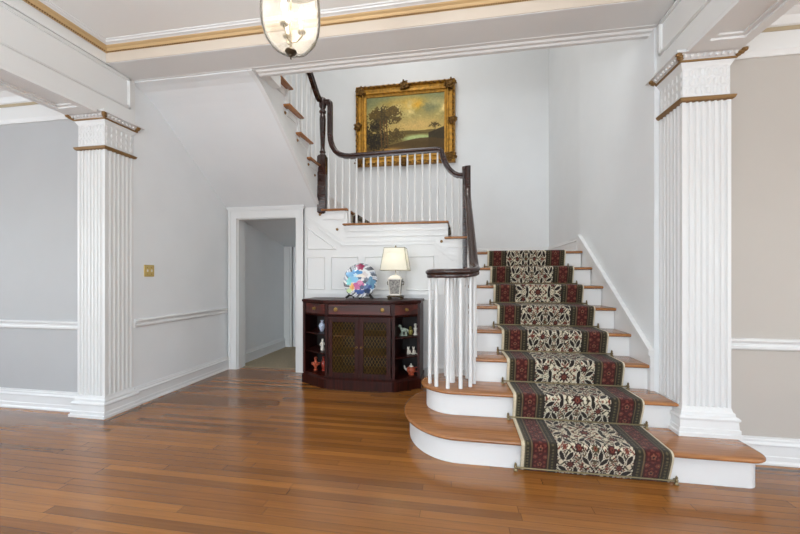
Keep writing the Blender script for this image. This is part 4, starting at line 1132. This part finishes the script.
# ------------------------------------------------------------------ light switch
t = thing('light_switch', 'brass double light switch plate on the left hall wall', 'light switch', (WL, 3.02, 1.26))
o = MB().box((WL, 2.962, 1.203), (WL+.006, 3.078, 1.318)).build('plate', M_brass_b, t); bv = o.modifiers.new('Bevel', 'BEVEL'); bv.width = .003
for yy in (2.997, 3.043): MB().wedge([(yy-.005, 1.25), (yy+.005, 1.25), (yy+.005, 1.273), (yy-.005, 1.273)], 'x', WL+.004, WL+.014).build('toggle', M_cer_w, t)
for yy in (2.997, 3.043):
    for zq in (1.228, 1.292): MB().lathe((WL+.005, yy, zq), [(.004, 0), (.003, .002), (0, .003)], 8, (1,0,0)).build('screw', M_brass_d, t)

# ------------------------------------------------------------------ camera
cam = bpy.data.cameras.new('camera'); co_ = bpy.data.objects.new('camera', cam); C.objects.link(co_)
cam.sensor_width = 36; cam.lens = 355.6*36/800; cam.shift_y = 10/800; cam.clip_start = .05
co_.location = (0, 0, 1.2); co_.rotation_euler = (PI/2, 0, math.atan(60/355.6))
bpy.context.scene.camera = co_

# ------------------------------------------------------------------ light
def area(name, loc, rot, sx, sy, e, col=(1,1,1)):
    l = bpy.data.lights.new(name, 'AREA'); l.shape = 'RECTANGLE'; l.size = sx; l.size_y = sy; l.energy = e; l.color = col
    o = bpy.data.objects.new(name, l); C.objects.link(o); o.location = loc; o.rotation_euler = rot; return o
def point(name, loc, e, col, r=.03):
    l = bpy.data.lights.new(name, 'POINT'); l.energy = e; l.color = col; l.shadow_soft_size = r
    o = bpy.data.objects.new(name, l); C.objects.link(o); o.location = loc; return o
DAY = (.86, .93, 1)
for i, (h0, h1, s0, s1) in enumerate(WIN_R):
    area('daylight', ((h0+h1)/2, YR-.2, (s0+s1)/2), (PI/2, 0, 0), h1-h0, s1-s0, 40 if i in (1, 2) else 14, DAY)
for h0, h1, s0, s1 in WIN_L:
    area('daylight', (LX-.2, (h0+h1)/2, (s0+s1)/2), (PI/2, 0, -PI/2), h1-h0, s1-s0, 20, DAY)
    area('daylight', (RX+.2, (h0+h1)/2, (s0+s1)/2), (PI/2, 0, PI/2), h1-h0, s1-s0, 20, (.95, .95, .95))
WARM = (1, .93, .84)
point('lantern_light', (gx, gy, zb+.20), 7, WARM, .05)
point('table_lamp_light', (lx, ly, lz+.45), 5, (.92, .97, 1), .03)
area('upper_hall_light', (-.9, 2.0, Z2-.15), (0, 0, 0), 1.2, 1.2, 28, (1, .98, .95))
area('upper_stair_light', (-.9, 4.2, Z2-.15), (0, 0, 0), .8, .8, 12, (1, .98, .95))
def uplight(name, loc, e, col):  # added upward fill for even brightness; no lamp stands there
    l = bpy.data.lights.new(name, 'SPOT'); l.energy = e; l.color = col; l.spot_size = math.radians(165); l.spot_blend = .6; l.shadow_soft_size = .18
    o = bpy.data.objects.new(name, l); C.objects.link(o); o.location = loc; o.rotation_euler = (PI, 0, 0)
COOL = (.86, .94, 1)
uplight('fill_uplight', (-2.3, -1.5, 1.2), 135, COOL); uplight('fill_uplight', (.8, -1.5, 1.2), 135, COOL); uplight('fill_uplight', (-.8, -2.7, 1.2), 120, COOL)
uplight('fill_uplight', (-4.6, .2, 1.5), 26, COOL); uplight('fill_uplight', (3.2, .2, 1.5), 26, (1, .93, .82))
w = bpy.data.worlds.new('world'); bpy.context.scene.world = w; w.use_nodes = True
sky = w.node_tree.nodes.new('ShaderNodeTexSky'); sky.sky_type = 'NISHITA' if hasattr(sky, 'sky_type') else sky.sky_type
sky.sun_disc = False; sky.sun_elevation = math.radians(40)
w.node_tree.links.new(sky.outputs[0], w.node_tree.nodes['Background'].inputs[0]); w.node_tree.nodes['Background'].inputs[1].default_value = .15

vs_ = bpy.context.scene.view_settings
vs_.view_transform = 'Standard'; vs_.look = 'None'; vs_.gamma = 1; vs_.use_curve_mapping = False; vs_.exposure = 1.03
bpy.context.scene.cycles.diffuse_bounces = 8
